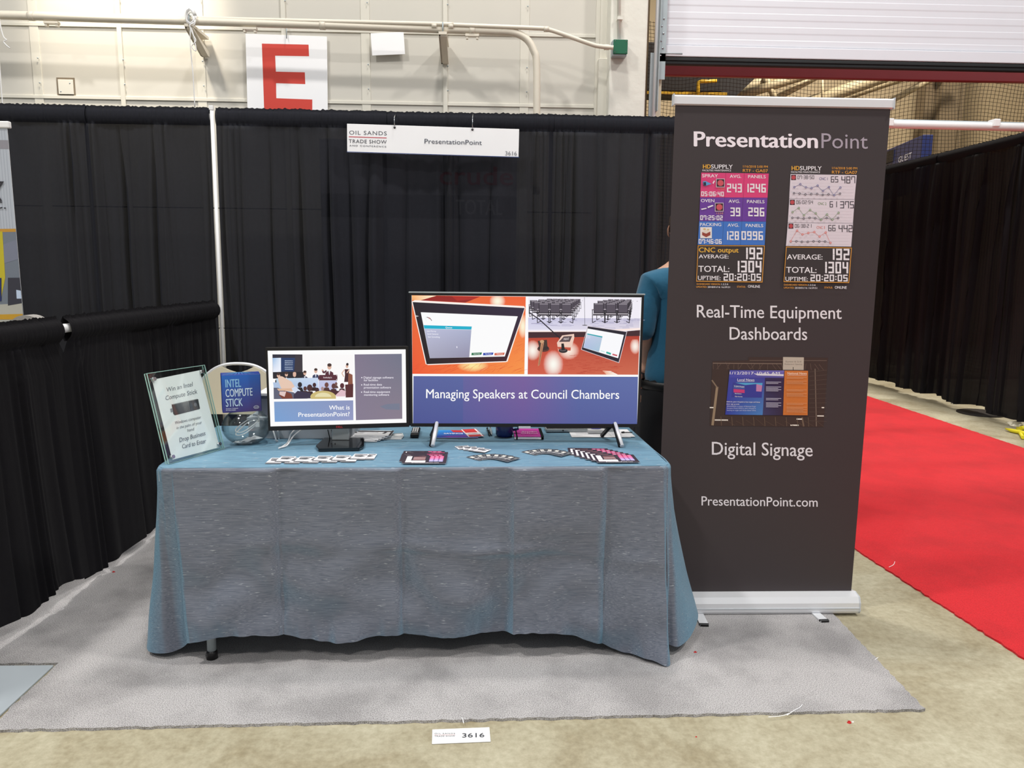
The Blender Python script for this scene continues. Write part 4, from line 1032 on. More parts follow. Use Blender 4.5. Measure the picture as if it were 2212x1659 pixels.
P.poly([(578, 380), (846, 382), (838, 515), (566, 512)], (52, 56, 150)); P.poly([(600, 382), (846, 382), (842, 405), (790, 392), (690, 402)], (84, 170, 216)); P.poly([(790, 392), (842, 405), (836, 460), (788, 458)], (196, 130, 176))
P.poly([(584, 400), (686, 408), (684, 440), (584, 434)], (72, 90, 160)); P.poly([(584, 438), (684, 444), (684, 474), (586, 470)], (206, 60, 120)); P.text("St. John's Hospital", 592, 418, 680, 424, 12, W3, .03); P.text('Main Entrance', 596, 484, 656, 486, 10, W3, .03); P.text('Clear the Line', 596, 510, 664, 512, 10, W3, .03)
P.text("HSHS St. John's Hospital to host organ and tissue", 522, 560, 822, 560, 11, W3, .03); P.text('donor sign up event', 520, 580, 636, 580, 11, W3, .03)
for k, s_ in enumerate(('SPRINGFIELD: In honor of National Organ', "Donation Month HSHS St. John's Hospital is", 'hosting an organ and tissue donor drive')): P.text(s_, 524, 600+k*18, 784, 600+k*18, 11, (208, 212, 236))
P.poly([(1042, 268), (1252, 268), (1248, 670), (1028, 670)], (206, 116, 48)); P.text('National News', 1068, 302, 1240, 302, 20, (244, 220, 200), .03); P.line([(1068, 309), (1240, 309)], 2, W3)
for k, (y, n_) in enumerate(((372, 2), (416, 4), (520, 2), (560, 4))):
    for q in range(n_): P.line([(874, y+q*12), (874+(110 if q % 2 else 136), y+q*12)], 5, (196, 190, 212), 120)
for k, (y, n_) in enumerate(((326, 2), (362, 3), (440, 2), (474, 3), (562, 2), (596, 5))):
    for q in range(n_): P.line([(1058, y+q*11), (1058+(150 if q % 2 else 180), y+q*11)], 5, (226, 156, 104), 121)
P.build('photograph_print', M_['ink'], pan)

# ------------------------------------------------------------------ television
TVY = 3.10
c = [atY(*q, TVY) for q in ((884, 634), (1391, 634), (1381, 921), (889, 923))]
tx0 = (c[0].x+c[3].x)/2; tx1 = (c[1].x+c[2].x)/2; tz0 = (c[2].z+c[3].z)/2; tz1 = (c[0].z+c[1].z)/2
tv = thing('television', 'large flat television on splayed legs showing the Council Chambers slide', 'television', (tx0, TVY, ZC))
TW, TH = tx1-tx0, tz1-tz0; zb_ = tz0-ZC
s0 = [atY(*q, TVY) for q in ((888, 640), (1386, 640), (1376, 915), (893, 915))]
sx0 = (s0[0].x+s0[3].x)/2-tx0; sx1 = (s0[1].x+s0[2].x)/2-tx0; sz0 = s0[3].z*.5+s0[2].z*.5-ZC; sz1 = s0[0].z*.5+s0[1].z*.5-ZC
p = MB(); p.box((0, .004, zb_), (TW, .03, zb_+TH), bev=.004); p.box((.08, .03, zb_+.03), (TW-.08, .07, zb_+TH*.7), bev=.01); p.build('housing', M_['black'], tv)
p = MB()
p.box((0, -.004, zb_), (TW, .006, sz0)); p.box((0, -.004, sz1), (TW, .006, zb_+TH)); p.box((0, -.004, sz0), (sx0, .006, sz1)); p.box((sx1, -.004, sz0), (TW, .006, sz1)); p.build('bezel', M_['black'], tv)
p = MB(); p.box((-.004, -.005, zb_+TH-.0015), (TW+.004, .02, zb_+TH+.003)); p.build('top_lip', M_['galv'], tv)
p = MB(); a = atY(1133, 921, TVY); p.box((a.x-tx0-.025, -.007, zb_-.006), (a.x-tx0+.025, .004, zb_+.003), bev=.001); p.build('maker_plate', M_['grey'], tv)
def leg(hx, fx, bx):
    p = MB(); p.tube([(hx, .01, zb_+.02), (fx, -.085, .006)], .0085, 8); lg = p.build('leg', M_['alu'], tv)
    p = MB(); p.tube([(hx+.004, .02, zb_+.02), (bx, .11, .006)], .009, 8); p.build('rear_leg', M_['black'], tv)
    p = MB(); p.tube([(hx-.004, .016, zb_+.02), (fx-.006, -.080, .005)], .0095, 8); p.build('leg_back_strip', M_['black'], tv)
a = atY(944, 925, TVY).x-tx0; b = atZ(934, 968, ZC).x-tx0; leg(a, b, a-.03)
a = atY(1328, 925, TVY).x-tx0; b = atZ(1343, 966, ZC).x-tx0; leg(a, b, a-.035)
# slide
SQ = [(888, 640), (1386, 640), (1376, 915), (893, 915)]
P = Print(sx1-sx0, sz1-sz0, SQ, off=(sx0, sz0), eps=.00006)
P.poly(SQ, (255, 255, 255))
P.grad([(893.5, 814), (1378, 813), (1376, 915), (893.5, 915)], [(84, 96, 158), (92, 108, 168), (80, 92, 156), (70, 80, 146)], 6)
P.grad([(1000, 814), (1130, 814), (1130, 914), (1000, 914)], [(98, 96, 158), (118, 92, 156), (100, 82, 150), (84, 84, 150)], 6)
P.grad([(1130, 814), (1250, 814), (1250, 914), (1130, 914)], [(118, 92, 156), (88, 104, 166), (78, 90, 154), (100, 82, 150)], 6)
P.text('Managing Speakers at Council Chambers', 921, 861, 1337, 861, 19, (255, 255, 255), .012)
P.zoom(880, 630, 8.508)
P.grad([(72, 85), (2160, 92), (2140, 1520), (95, 1525)], [(232, 110, 50), (240, 96, 50), (250, 150, 70), (240, 84, 44)], 10)
P.grad([(72, 88), (520, 90), (230, 178), (76, 178)], [(255, 190, 120), (255, 250, 220), (255, 210, 160), (250, 160, 90)], 4)
P.poly([(520, 92), (1330, 96), (1050, 212), (230, 178)], (150, 30, 24)); P.poly([(800, 94), (1330, 96), (1200, 150), (900, 180)], (178, 40, 30))
P.clip = (80, 92, 2150, 1520); P.glow(1640, 180, 150, 150, (255, 255, 230), (240, 104, 60)); P.glow(2110, 640, 90, 230, (255, 250, 220), (246, 130, 70)); P.glow(1200, 1370, 300, 120, (255, 236, 160), (246, 120, 60))
rnd = random.Random(5); P.lay += 1
for k in range(60):
    x = rnd.uniform(110, 2040); y = rnd.uniform(1370, 1500); P.line([(x, y), (x+rnd.uniform(60, 160), y-rnd.uniform(30, 80))], 3.5, (224, 80, 44), P.lay)
P.lay += 1
for k in range(24):
    x = rnd.uniform(1930, 2100); y = rnd.uniform(880, 1320); P.line([(x, y), (min(2135, x+70), y-34)], 3.5, (226, 110, 56), P.lay)
P.poly([(70, 200), (130, 175), (2130, 268), (2150, 300), (1830, 1290), (1790, 1300), (380, 1362), (335, 1345)], (255, 246, 240))
P.grad([(88, 210), (2140, 302), (1808, 1282), (352, 1346)], [(26, 16, 28), (44, 34, 60), (58, 16, 34), (20, 6, 16)], 6)
P.poly([(150, 452), (205, 468), (155, 484)], (196, 190, 190))
P.poly([(238, 396), (2014, 456), (1780, 1196), (410, 1238)], (254, 254, 255))
P.poly([(290, 632), (1172, 650), (1164, 708), (305, 696)], (10, 176, 206)); P.text('Queue', 690, 686, 812, 688, 30, (255, 255, 255), .03)
P.grad([(306, 700), (1165, 712), (1128, 1214), (410, 1238)], [(190, 192, 220), (172, 178, 206), (150, 146, 172), (166, 166, 186)], 6)
for s_, x, x2, y in (('Jean Perroy', 350, 520, 752), ('Sarah Cameron', 360, 562, 804), ('Sam Something', 372, 588, 858)): P.text(s_, x, y, x2, y+2, 26, (246, 246, 255), .03)
P.poly([(893, 1012), (908, 1016), (910, 1048), (895, 1044)], (240, 240, 250))
P.line([(345, 486), (405, 500), (440, 550)], 12, (120, 90, 100)); P.ell(395, 505, 14, 12, (190, 120, 110)); P.line([(330, 470), (318, 510), (345, 560)], 3, (190, 230, 220))
for (x, x2, c_, s_) in ((1172, 1362, (30, 116, 76), 'Speak Next'), (1384, 1572, (32, 66, 176), 'View Queue'), (1592, 1778, (216, 104, 76), 'Withdraw')):
    P.poly([(x, 1134), (x2, 1124), (x2-14, 1168), (x-4, 1178)], c_); P.text(s_, x+35, 1160, x2-35, 1156, 18, (250, 250, 250), .03)
# right picture
P.zoom(1135, 630, 8.508)
P.poly([(36, 90), (2116, 90), (2066, 1515), (28, 1520)], (244, 240, 250))
P.grad([(36, 480), (2100, 480), (2098, 680), (38, 700)], [(206, 204, 232), (200, 196, 220), (228, 220, 232), (222, 220, 240)], 6)
P.lay += 1
for k in range(50):
    x = rnd.choice((rnd.uniform(50, 850), rnd.uniform(1150, 2050))); y = rnd.uniform(480, 660); P.line([(x, y), (x+rnd.uniform(60, 200), y+rnd.uniform(-4, 4))], 7, (170, 166, 196), P.lay)
for k in range(5): P.rect(70+k*38, 92, 76+k*38, 220, (206, 204, 206), 30)
P.lay = 31; P.rect(248, 90, 310, 200, (206, 78, 40)); P.rect(300, 88, 760, 196, (30, 18, 26)); P.rect(735, 90, 785, 170, (190, 70, 40)); P.rect(516, 90, 548, 180, (110, 40, 30)); P.text('12:AP', 316, 134, 430, 132, 36, (40, 110, 226), .04)
P.rect(1570, 88, 2120, 140, (34, 18, 22)); P.rect(1560, 88, 1610, 130, (160, 60, 40))
P.ell(1120, 130, 38, 44, (196, 206, 222)); P.ell(1215, 135, 44, 44, (196, 206, 222)); P.ell(1130, 130, 30, 40, (244, 244, 250)); P.ell(1205, 132, 34, 38, (244, 244, 250)); P.rect(1085, 180, 1290, 240, (226, 222, 226))
def pchair(cx, cy, s, base=P.lay):
    k = (84, 76, 88); d = (26, 22, 32); hl = (206, 198, 206)
    P.poly([(cx-.45*s, cy-.95*s), (cx+.45*s, cy-.95*s), (cx+.42*s, cy-.1*s), (cx-.42*s, cy-.1*s)], k, base+1)
    P.poly([(cx-.5*s, cy-1.0*s), (cx+.5*s, cy-1.0*s), (cx+.5*s, cy), (cx-.5*s, cy)], d, base)
    P.line([(cx-.40*s, cy-.93*s), (cx+.40*s, cy-.93*s)], .10*s, (142, 134, 144), base+2)
    P.poly([(cx-.52*s, cy), (cx+.5*s, cy), (cx+.56*s, cy+.2*s), (cx-.58*s, cy+.2*s)], (60, 54, 62), base+3); P.line([(cx-.5*s, cy+.02*s), (cx+.48*s, cy+.02*s)], .08*s, hl, base+4)
    for sg in (-1, 1):
        P.line([(cx+sg*.62*s, cy-.35*s), (cx+sg*.62*s, cy+.9*s), (cx+sg*.3*s, cy+.75*s)], .07*s, d, base+5); P.line([(cx+sg*.42*s, cy-.38*s), (cx+sg*.68*s, cy-.34*s)], .11*s, k, base+6); P.line([(cx+sg*.5*s, cy-.42*s), (cx+sg*.66*s, cy-.40*s)], .06*s, hl, base+7)
lay = P.lay
for row in range(6, -1, -1):
    y = 390-row*34; s = 190-row*19
    for k_ in range(5):
        x = 2040+40-(k_)*s*1.18 - (0)
        if 1290+row*2 < x-s*.5 and x+s*.5 < 2125: pchair(x-70, y, s, lay)
    for k_ in range(6):
        x = 740+row*42-k_*s*1.10
        if x-s*.6 > 45 and x < 1010: pchair(x, y+(10 if row == 0 else 0), s, lay)
    lay += 8
P.lay = lay+2
P.line([(1072, 90), (1080, 606)], 7, (86, 82, 92)); P.ell(1078, 610, 50, 9, (110, 106, 112))
P.poly([(38, 720), (1090, 718), (2106, 650), (2104, 690), (1090, 745), (38, 745)], (255, 236, 230))
P.poly([(38, 742), (1090, 730), (1090, 860), (38, 860)], (62, 30, 38)); P.poly([(1830, 716), (2104, 690), (2098, 800), (1830, 830)], (62, 30, 38)); P.poly([(1040, 730), (1900, 730), (1900, 850), (1040, 850)], (62, 30, 38))
P.grad([(38, 852), (2092, 800), (2066, 1515), (30, 1518)], [(186, 66, 44), (176, 56, 40), (206, 104, 76), (212, 90, 66)], 10)
P.clip = (36, 860, 2080, 1514); P.glow(120, 1080, 150, 190, (255, 250, 240), (206, 92, 66)); P.glow(500, 1330, 190, 260, (255, 255, 246), (210, 84, 60)); P.glow(780, 1080, 200, 170, (255, 240, 226), (208, 88, 64)); P.glow(2010, 990, 100, 150, (255, 246, 236), (206, 92, 66))
P.grad([(1400, 1440), (1560, 1450), (1690, 1514), (1480, 1514)], [(240, 160, 130), (255, 240, 226), (255, 250, 240), (240, 190, 160)], 3)
P.lay += 1
for k in range(60):
    x = rnd.uniform(700, 1650); y = rnd.uniform(1150, 1500); P.line([(x, y), (x+rnd.uniform(50, 170), y+rnd.uniform(-10, 6))], 5, (184, 62, 44), P.lay)
P.line([(50, 380), (240, 510), (490, 735), (600, 830), (650, 900), (668, 1010)], 20, (24, 20, 34))
P.poly([(565, 935), (660, 800), (880, 770), (885, 840), (820, 1080), (590, 1080)], (240, 206, 190)); P.poly([(575, 1010), (820, 1020), (815, 1078), (600, 1070)], (196, 80, 60)); P.poly([(600, 920), (690, 818), (845, 808), (800, 915)], (84, 66, 72)); P.text('PRINT', 690, 890, 790, 880, 40, (220, 206, 206), .03)
P.ell(680, 1080, 82, 42, (30, 26, 30)); P.ell(676, 1068, 60, 26, (86, 80, 84)); P.poly([(645, 950), (690, 945), (712, 1065), (650, 1075)], (20, 16, 22))
P.ell(315, 1050, 112, 56, (92, 48, 40)); P.ell(315, 1030, 100, 44, (48, 34, 34)); P.poly([(212, 905), (380, 880), (392, 1000), (240, 1030)], (62, 46, 38)); P.ell(290, 915, 40, 30, (206, 160, 120)); P.poly([(272, 940), (325, 940), (250, 1340), (215, 1370)], (196, 140, 104)); P.line([(300, 950), (236, 1340)], 8, (110, 60, 44))
P.poly([(1130, 620), (1862, 718), (1712, 1300), (1010, 1060)], (226, 214, 220)); P.poly([(1136, 630), (1850, 726), (1704, 1288), (1020, 1054)], (28, 22, 40)); P.poly([(1128, 668), (1800, 782), (1694, 1212), (1050, 1020)], (252, 252, 255))
P.poly([(1124, 758), (1405, 812), (1400, 834), (1118, 778)], (26, 164, 176)); P.grad([(1118, 780), (1400, 834), (1340, 1098), (1052, 1018)], [(196, 206, 232), (186, 202, 226), (170, 200, 220), (176, 190, 226)], 4)
for k in range(3): P.line([(1116, 800+k*24), (1180, 812+k*24)], 6, (246, 246, 252), P.lay)
P.line([(1475, 1105), (1560, 1134)], 34, (30, 176, 160)); P.line([(1588, 1140), (1676, 1164)], 28, (206, 90, 100)); P.line([(1370, 1075), (1444, 1096)], 18, (200, 236, 232))
P.build('screen', M_['screen'], tv)

# ------------------------------------------------------------------ monitor
mq = [atY(571, 752, 3.015), atY(880, 748, 3.10), atY(884, 922, 3.10), atY(580, 930, 3.015)]
p0 = mq[3]; xd = (mq[2]-mq[3])+(mq[1]-mq[0]); xd.z = 0; zd = (mq[0]-mq[3])+(mq[1]-mq[2])
MW = ((mq[1]-mq[0]).length+(mq[2]-mq[3]).length)/2; MH = ((mq[0]-mq[3]).length+(mq[1]-mq[2]).length)/2
bs = atZ(735, 963, ZC)
mon = thing('computer_monitor', 'small monitor on a silver stand showing the What is PresentationPoint slide', 'monitor', M=frame((p0.x, p0.y, (mq[2].z+mq[3].z)/2), xd, (0, 0, 1)))
SQ = [(576, 758.5), (874, 753.5), (878, 912), (584, 921)]
Hm = homography([(571, 752), (880, 748), (884, 922), (580, 930)], [(0, MH), (MW, MH), (MW, 0), (0, 0)])
l_, t_ = Hm(576, 758); r_, _ = Hm(874, 754); _, b_ = Hm(730, 917)
p = MB(); p.box((0, .004, 0), (MW, .035, MH), bev=.004); p.box((.12, .03, .05), (MW-.12, .06, MH-.06), bev=.01); p.build('housing', M_['black'], mon)
p = MB(); p.box((0, -.003, 0), (MW, .006, b_)); p.box((0, -.003, t_), (MW, .006, MH)); p.box((0, -.003, b_), (l_, .006, t_)); p.box((r_, -.003, b_), (MW, .006, t_)); bz = p.build('bezel', M_['black'], mon)
P = Print(MW, MH, [(571, 752), (880, 748), (884, 922), (580, 930)]); P.zoom(560, 740, 6.145); P.lay = 14
P.text('DELL', 1018, 1130, 1104, 1129, 26, (206, 56, 62), .03); P.build('maker_lettering', M_['ink'], bz)
Mi = mon.matrix_world.inverted()
a = atY(718, 928, 3.10); b = atY(755, 928, 3.10)
p = MB(); p.box((a.x, 3.085, ZC+.012), (b.x, 3.10, a.z+.06), bev=.003); p.build('neck', M_['silver'], mon, Mi)
p = MB(); a = atZ(682, 975, ZC); q = [(688, 976), (776, 974), (786, 969), (787, 951), (700, 951), (682, 968)]
pts = [atZ(*u, ZC) for u in q]
bmt = bmesh.new(); lo = [bmt.verts.new((v.x, v.y, ZC)) for v in pts]; hi = [bmt.verts.new((v.x, v.y, ZC+.012)) for v in pts]
bmt.faces.new(lo[::-1]); bmt.faces.new(hi)
for i in range(len(pts)): bmt.faces.new((lo[i], lo[(i+1) % len(pts)], hi[(i+1) % len(pts)], hi[i]))
bmesh.ops.bevel(bmt, geom=bmt.edges[:], offset=.003, segments=2, affect='EDGES'); p.merge(bmt); p.build('base', M_['glossb'], mon, Mi)
for px in (708, 716):
    p = MB(); p.tube(bez([atY(px, 928, 3.12), atY(px+4, 945, 3.12), atY(px+6, 957, 3.13), atZ(px+8, 958, ZC+.014)], 5), .0022, 6); p.build('cable', M_['black'], mon, Mi)
P = Print(r_-l_, t_-b_, SQ, off=(l_, b_), eps=.00006); P.poly(SQ, (255, 255, 255)); P.zoom(560, 740, 6.145)
# slide picture
P.poly([(162, 162), (1240, 160), (1240, 728), (188, 752)], (254, 252, 252))
P.poly([(162, 162), (558, 160), (566, 470), (172, 476)], (40, 40, 58)); P.grad([(165, 210), (290, 206), (280, 392), (172, 396)], [(150, 190, 230), (240, 246, 255), (240, 244, 255), (236, 240, 252)], 4)
P.poly([(275, 206), (462, 206), (450, 384), (278, 388)], (32, 58, 104))
for k in range(6): P.line([(326, 246+k*22), (434, 246+k*22)], 9, (206, 220, 240), P.lay)
P.lay += 1
P.poly([(462, 160), (558, 160), (566, 470), (455, 470)], (54, 48, 58)); P.poly([(170, 396), (600, 392), (600, 478), (175, 482)], (26, 24, 36))
def ppl(x, y, s, suit, hair=(66, 44, 40), skin=(222, 180, 160)):
    P.poly([(x-1.3*s, y+3.2*s), (x-1.1*s, y+1.7*s), (x-.3*s, y+1.2*s), (x+.3*s, y+1.2*s), (x+1.1*s, y+1.7*s), (x+1.3*s, y+3.2*s)], suit, P.lay+1)
    P.poly([(x-.25*s, y+1.2*s), (x+.25*s, y+1.2*s), (x, y+2.6*s)], (240, 240, 246), P.lay+2); P.ell(x, y, .62*s, .85*s, skin, 10, P.lay+3); P.ell(x, y-.5*s, .64*s, .5*s, hair, 10, P.lay+4)
ppl(245, 438, 36, (30, 28, 44)); ppl(350, 425, 34, (26, 26, 40)); ppl(457, 428, 36, (30, 28, 44), (222, 180, 160)); ppl(594, 406, 34, (44, 48, 78)); ppl(738, 376, 36, (50, 60, 96)); P.lay += 5
P.grad([(215, 478), (768, 466), (780, 640), (230, 640)], [(190, 214, 232), (206, 222, 246), (190, 206, 240), (150, 180, 214)], 4)
ppl(918, 320, 46, (84, 36, 52)); P.line([(880, 372), (842, 404), (828, 368)], 22, (84, 36, 52), P.lay+2); P.ell(826, 366, 11, 12, (222, 180, 160), 8, P.lay+3); P.lay += 5
P.poly([(770, 430), (1026, 426), (1026, 500), (776, 502)], (84, 34, 50)); P.text("Sotheby's", 838, 472, 952, 472, 20, (236, 220, 226), .03); P.poly([(778, 504), (1020, 502), (1020, 640), (782, 640)], (196, 200, 232))
for q in ((778, 438), (1018, 436), (780, 492), (1016, 490)): P.ell(q[0], q[1], 6, 6, (236, 226, 230), 8, P.lay)
P.lay += 1
P.ell(1152, 310, 18, 26, (222, 180, 160)); P.ell(1156, 286, 17, 18, (50, 36, 40)); P.poly([(1122, 350), (1185, 350), (1176, 430), (1190, 520), (1116, 520), (1126, 430)], (66, 26, 36)); P.line([(1120, 356), (1084, 404), (1112, 452)], 12, (222, 180, 160)); P.line([(1186, 352), (1150, 400)], 14, (222, 180, 160)); P.poly([(1172, 400), (1226, 424), (1232, 560), (1168, 560)], (140, 82, 62)); P.poly([(1130, 555), (1238, 545), (1238, 722), (1140, 726)], (84, 34, 40))
for (x, y, s, c_) in ((530, 560, 36, (30, 24, 36)), (722, 562, 30, (60, 26, 36)), (660, 600, 46, (70, 36, 40)), (884, 560, 34, (110, 66, 60)), (978, 575, 36, (92, 50, 50)), (830, 610, 26, (170, 140, 140)), (1090, 570, 36, (84, 34, 44)), (600, 610, 30, (80, 44, 44)), (1010, 545, 22, (120, 80, 74)), (760, 630, 34, (60, 26, 36))):
    P.ell(x, y, s*.8, s, c_, 12); P.poly([(x-s*1.5, y+s*2.6), (x-s*.8, y+s), (x+s*.8, y+s), (x+s*1.5, y+s*2.6)], tuple(int(v*.75) for v in c_), P.lay)
P.poly([(985, 680), (1080, 620), (1140, 640), (1135, 710), (1020, 712)], (226, 190, 200)); P.poly([(860, 620), (1060, 640), (1000, 700), (880, 690)], (70, 30, 40))
P.poly([(188, 750), (182, 560), (240, 600), (330, 640), (450, 660), (520, 720), (640, 742)], (92, 96, 118)); P.poly([(176, 530), (275, 530), (270, 600), (185, 600)], (176, 196, 226)); P.poly([(250, 690), (330, 640), (420, 680), (440, 740), (300, 745)], (120, 56, 40)); P.poly([(262, 650), (350, 650), (330, 720), (262, 690)], (226, 200, 196))
P.poly([(238, 470), (262, 446), (300, 452), (420, 520), (466, 590), (430, 650), (330, 640), (280, 600), (250, 520)], (232, 200, 180)); P.poly([(226, 612), (430, 606), (425, 640), (250, 640)], (222, 180, 150)); P.poly([(420, 610), (470, 580), (540, 640), (480, 690)], (210, 222, 242)); P.poly([(450, 690), (500, 640), (660, 660), (720, 738), (450, 744)], (50, 42, 70))
P.ell(840, 720, 170, 84, (206, 186, 120), 20, None, PI, 2*PI); P.ell(840, 722, 110, 60, (232, 222, 176), 16, None, PI, 2*PI); P.poly([(670, 718), (1010, 718), (1010, 742), (680, 746)], (206, 186, 120))
P.grad([(192, 784), (1240, 762), (1246, 1024), (204, 1050)], [(126, 158, 204), (140, 150, 192), (148, 154, 196), (118, 160, 212)], 5)
P.text('What is', 920, 888, 1194, 882, 56, (255, 255, 255), .03); P.text('PresentationPoint?', 516, 982, 1194, 970, 56, (255, 255, 255), .03)
P.grad([(1250, 154), (1878, 142), (1898, 1004), (1280, 1024)], [(128, 118, 140), (112, 116, 136), (136, 124, 140), (132, 122, 144)], 5)
P.poly([(1595, 840), (1690, 808), (1860, 800), (1864, 886), (1680, 880)], (116, 122, 144))
for k, s_ in enumerate((('Digital signage software', 1376, 1772, 472), ('for facilities', 1378, 1566, 508), ('Real-time data', 1378, 1620, 566), ('presentation software', 1380, 1740, 604), ('Real-time equipment', 1380, 1730, 662), ('monitoring software', 1384, 1716, 700))):
    P.text(s_[0], s_[1], s_[3], s_[2], s_[3]-3, 27, (240, 236, 246), .03)
for y in (460, 556, 652): P.ell(1350, y, 8, 8, (240, 236, 246), 10)
P.build('screen', M_['screen'], mon)

# ------------------------------------------------------------------ acrylic sign on the table
A_ = atZ(365, 1003, ZC); B_ = atZ(485, 969, ZC); ab = B_-A_; SW = ab.length
mdir = Vector((-ab.y, ab.x, 0)).normalized(); th_ = math.radians(14); SHT = .335
up_ = Vector((0, 0, math.cos(th_)))+mdir*math.sin(th_)
sg = thing('acrylic_sign_holder', 'tilted clear acrylic sign holder with a Win an Intel Compute Stick sheet', 'sign holder', M=frame(A_+Vector((0, 0, .001)), ab, up_))
p = MB(); p.box((0, 0, 0), (SW, .004, SHT), bev=.0006); p.build('front_pane', M_['acryl'], sg)
p = MB(); p.box((0, .012, 0), (SW, .016, SHT), bev=.0006); p.build('rear_pane', M_['acryl'], sg)
for y0, nm in ((0, 'front'), (.012, 'rear')):
    p = MB()
    for a_, b_ in (((-.0008, y0, 0), (.0004, y0+.004, SHT)), ((SW-.0004, y0, 0), (SW+.0008, y0+.004, SHT)), ((0, y0, SHT-.0004), (SW, y0+.004, SHT+.0008)), ((0, y0, -.0004), (SW, y0+.004, .0004))): p.box(a_, b_)
    p.build('pane_edge', M_['edge'], sg)
for x in (.022, SW-.022):
    for z in (.022, SHT-.024):
        p = MB(); p.tube([(x, -.007, z), (x, .024, z)], .007, 12); p.build('standoff_bolt', M_['chrome'], sg)
p = MB(); p.box((.05, .017, .05), (SW-.05, .020, .2)); p.box((.10, .018, .0), (SW-.1, .12, .004)); p.build('easel_back', M_['acryl'], sg)
SQ4 = [(323, 810), (451, 797), (485, 969), (365, 1003)]
P = Print(SW, SHT, SQ4); P.zoom(320, 780, 7.215)
a = [P.P(*q) for q in ((118, 315), (880, 195), (1135, 1345), (400, 1540))]
p = MB()
t_ = bmesh.new(); q8 = [t_.verts.new((u[0], y, u[1])) for y in (.006, .007) for u in (a[3], a[2], a[1], a[0])]
for f in ((3,2,1,0),(4,5,6,7),(0,1,5,4),(1,2,6,5),(2,3,7,6),(3,0,4,7)): t_.faces.new([q8[i] for i in f])
bmesh.ops.recalc_face_normals(t_, faces=t_.faces)
p.merge(t_); sheet = p.build('paper_insert', M_['paper'], sg)
gy = (112, 116, 128)
P.text('Win an Intel', 345, 510, 762, 432, 66, gy, .004); P.text('Compute Stick', 325, 636, 830, 542, 66, gy, .004)
P.poly([(418, 702), (822, 625), (838, 632), (860, 770), (850, 780), (462, 868), (440, 845)], (58, 58, 62)); P.grad([(440, 706), (690, 658), (712, 805), (465, 860)], [(76, 76, 80), (120, 120, 122), (92, 92, 96), (60, 60, 64)], 4); P.poly([(392, 768), (428, 760), (438, 815), (402, 824)], (150, 150, 156)); P.poly([(425, 700), (822, 626), (824, 634), (428, 710)], (150, 150, 152)); P.ell(790, 712, 24, 28, (104, 104, 110)); P.line([(690, 656), (715, 804)], 6, (30, 30, 34))
P.text('Windows computer', 460, 1005, 872, 918, 44, gy); P.text('in the palm of your', 484, 1080, 878, 996, 42, gy); P.text('hand', 652, 1118, 755, 1096, 44, gy)
P.text('Drop Business', 522, 1275, 925, 1168, 66, gy, .004); P.text('Card to Enter', 560, 1370, 930, 1282, 64, gy, .004)
P.v = [(v[0], .0058+v[1]*.3, v[2]) for v in P.v]
P.build('print', M_['ink'], sheet)

# ------------------------------------------------------------------ glass bowl with coiled cable, box
bc = Vector((-.957, 3.075, ZC)); BR = .0945; BH = .134
prof = []
for k in range(15):
    an = -PI/2+.36+(PI-.36-.62)*k/14; prof.append((BR*math.cos(an), BR*.80*math.sin(an)+BR*.74))
z0 = prof[0][1]; prof = [(r, (z-z0)*BH/(prof[-1][1]-z0)) for r, z in prof]
top = prof[-1]
outer = [(0, 0)]+prof+[(top[0]+.004, top[1]+.003)]
inner = [(top[0]+.001, top[1]+.003)]+[(max(r-.003, .001), z+(.004 if z < .01 else .0)) for r, z in prof[::-1]]+[(0, .006)]
t = thing('glass_bowl', 'round clear glass fishbowl under the blue box', 'bowl', bc)
p = MB(); p.lathe(outer+inner, n=48); p.build('bowl', M_['glass'], t)
t = thing('coiled_cable', 'coil of white cable lying inside the glass fishbowl', 'cable', bc+Vector((0, 0, .02)))
p = MB(); pts = []
for k in range(60):
    an = k/60*2*PI*2.2; r = .042+.006*math.sin(k*.5); pts.append((r*math.cos(an)+.01, r*.55*math.sin(an)-.02, .045+.030*math.sin(an+.8)+.0004*k))
p.tube(pts, .0026, 6); p.build('cord', M_['white'], t)
p = MB(); p.box((.045, -.035, .055), (.062, -.025, .075), bev=.002); p.build('plug', M_['white'], t)
t = thing('paper_slips', 'crumpled white slips at the bottom of the glass fishbowl', 'paper', bc+Vector((0, 0, .008)))
for k in range(4):
    p = MB(); p.grid(lambda u, v: ((u-.5)*.07, (v-.5)*.04, .003+.006*math.sin(u*5+k)*math.sin(v*4+k)), 8, 5); p.build('slip', M_['paper'], t, Matrix.Translation((-.01+.012*k, -.02+.01*k, .004*k)) @ Matrix.Rotation(k*.8, 4, 'Z'))
bxq = [atY(480, 813, 3.00), atY(565, 811, 3.055), atY(565, 896, 3.055), atY(481, 895, 3.00)]
bw2, bh2 = (bxq[1]-bxq[0]).length, (bxq[0]-bxq[3]).length
t = thing('product_box', 'blue retail box lettered Intel Compute Stick on top of the glass bowl', 'box', M=frame((bxq[3].x, 3.00, bc.z+BH+.0045), (.93, .34, 0), (0, 0, 1)))
p = MB(); p.box((0, 0, 0), (bw2, .075, bh2), bev=.003); p.build('carton', mat('blue_carton', (30, 56, 140), .35), t)
QB = [(1148, 215), (1770, 262), (1768, 815), (1150, 822)]
P = Print(bw2-.004, bh2-.004, [(1150, 262), (1768, 262), (1766, 820), (1150, 822)], off=(.002, .002)); P.lay = 3
P.grad([(1150, 262), (1768, 262), (1766, 820), (1150, 822)], [(24, 104, 196), (24, 96, 190), (66, 42, 112), (56, 52, 128)], 8)
cw = [(220, 240, 252), (160, 206, 240), (110, 180, 232)]
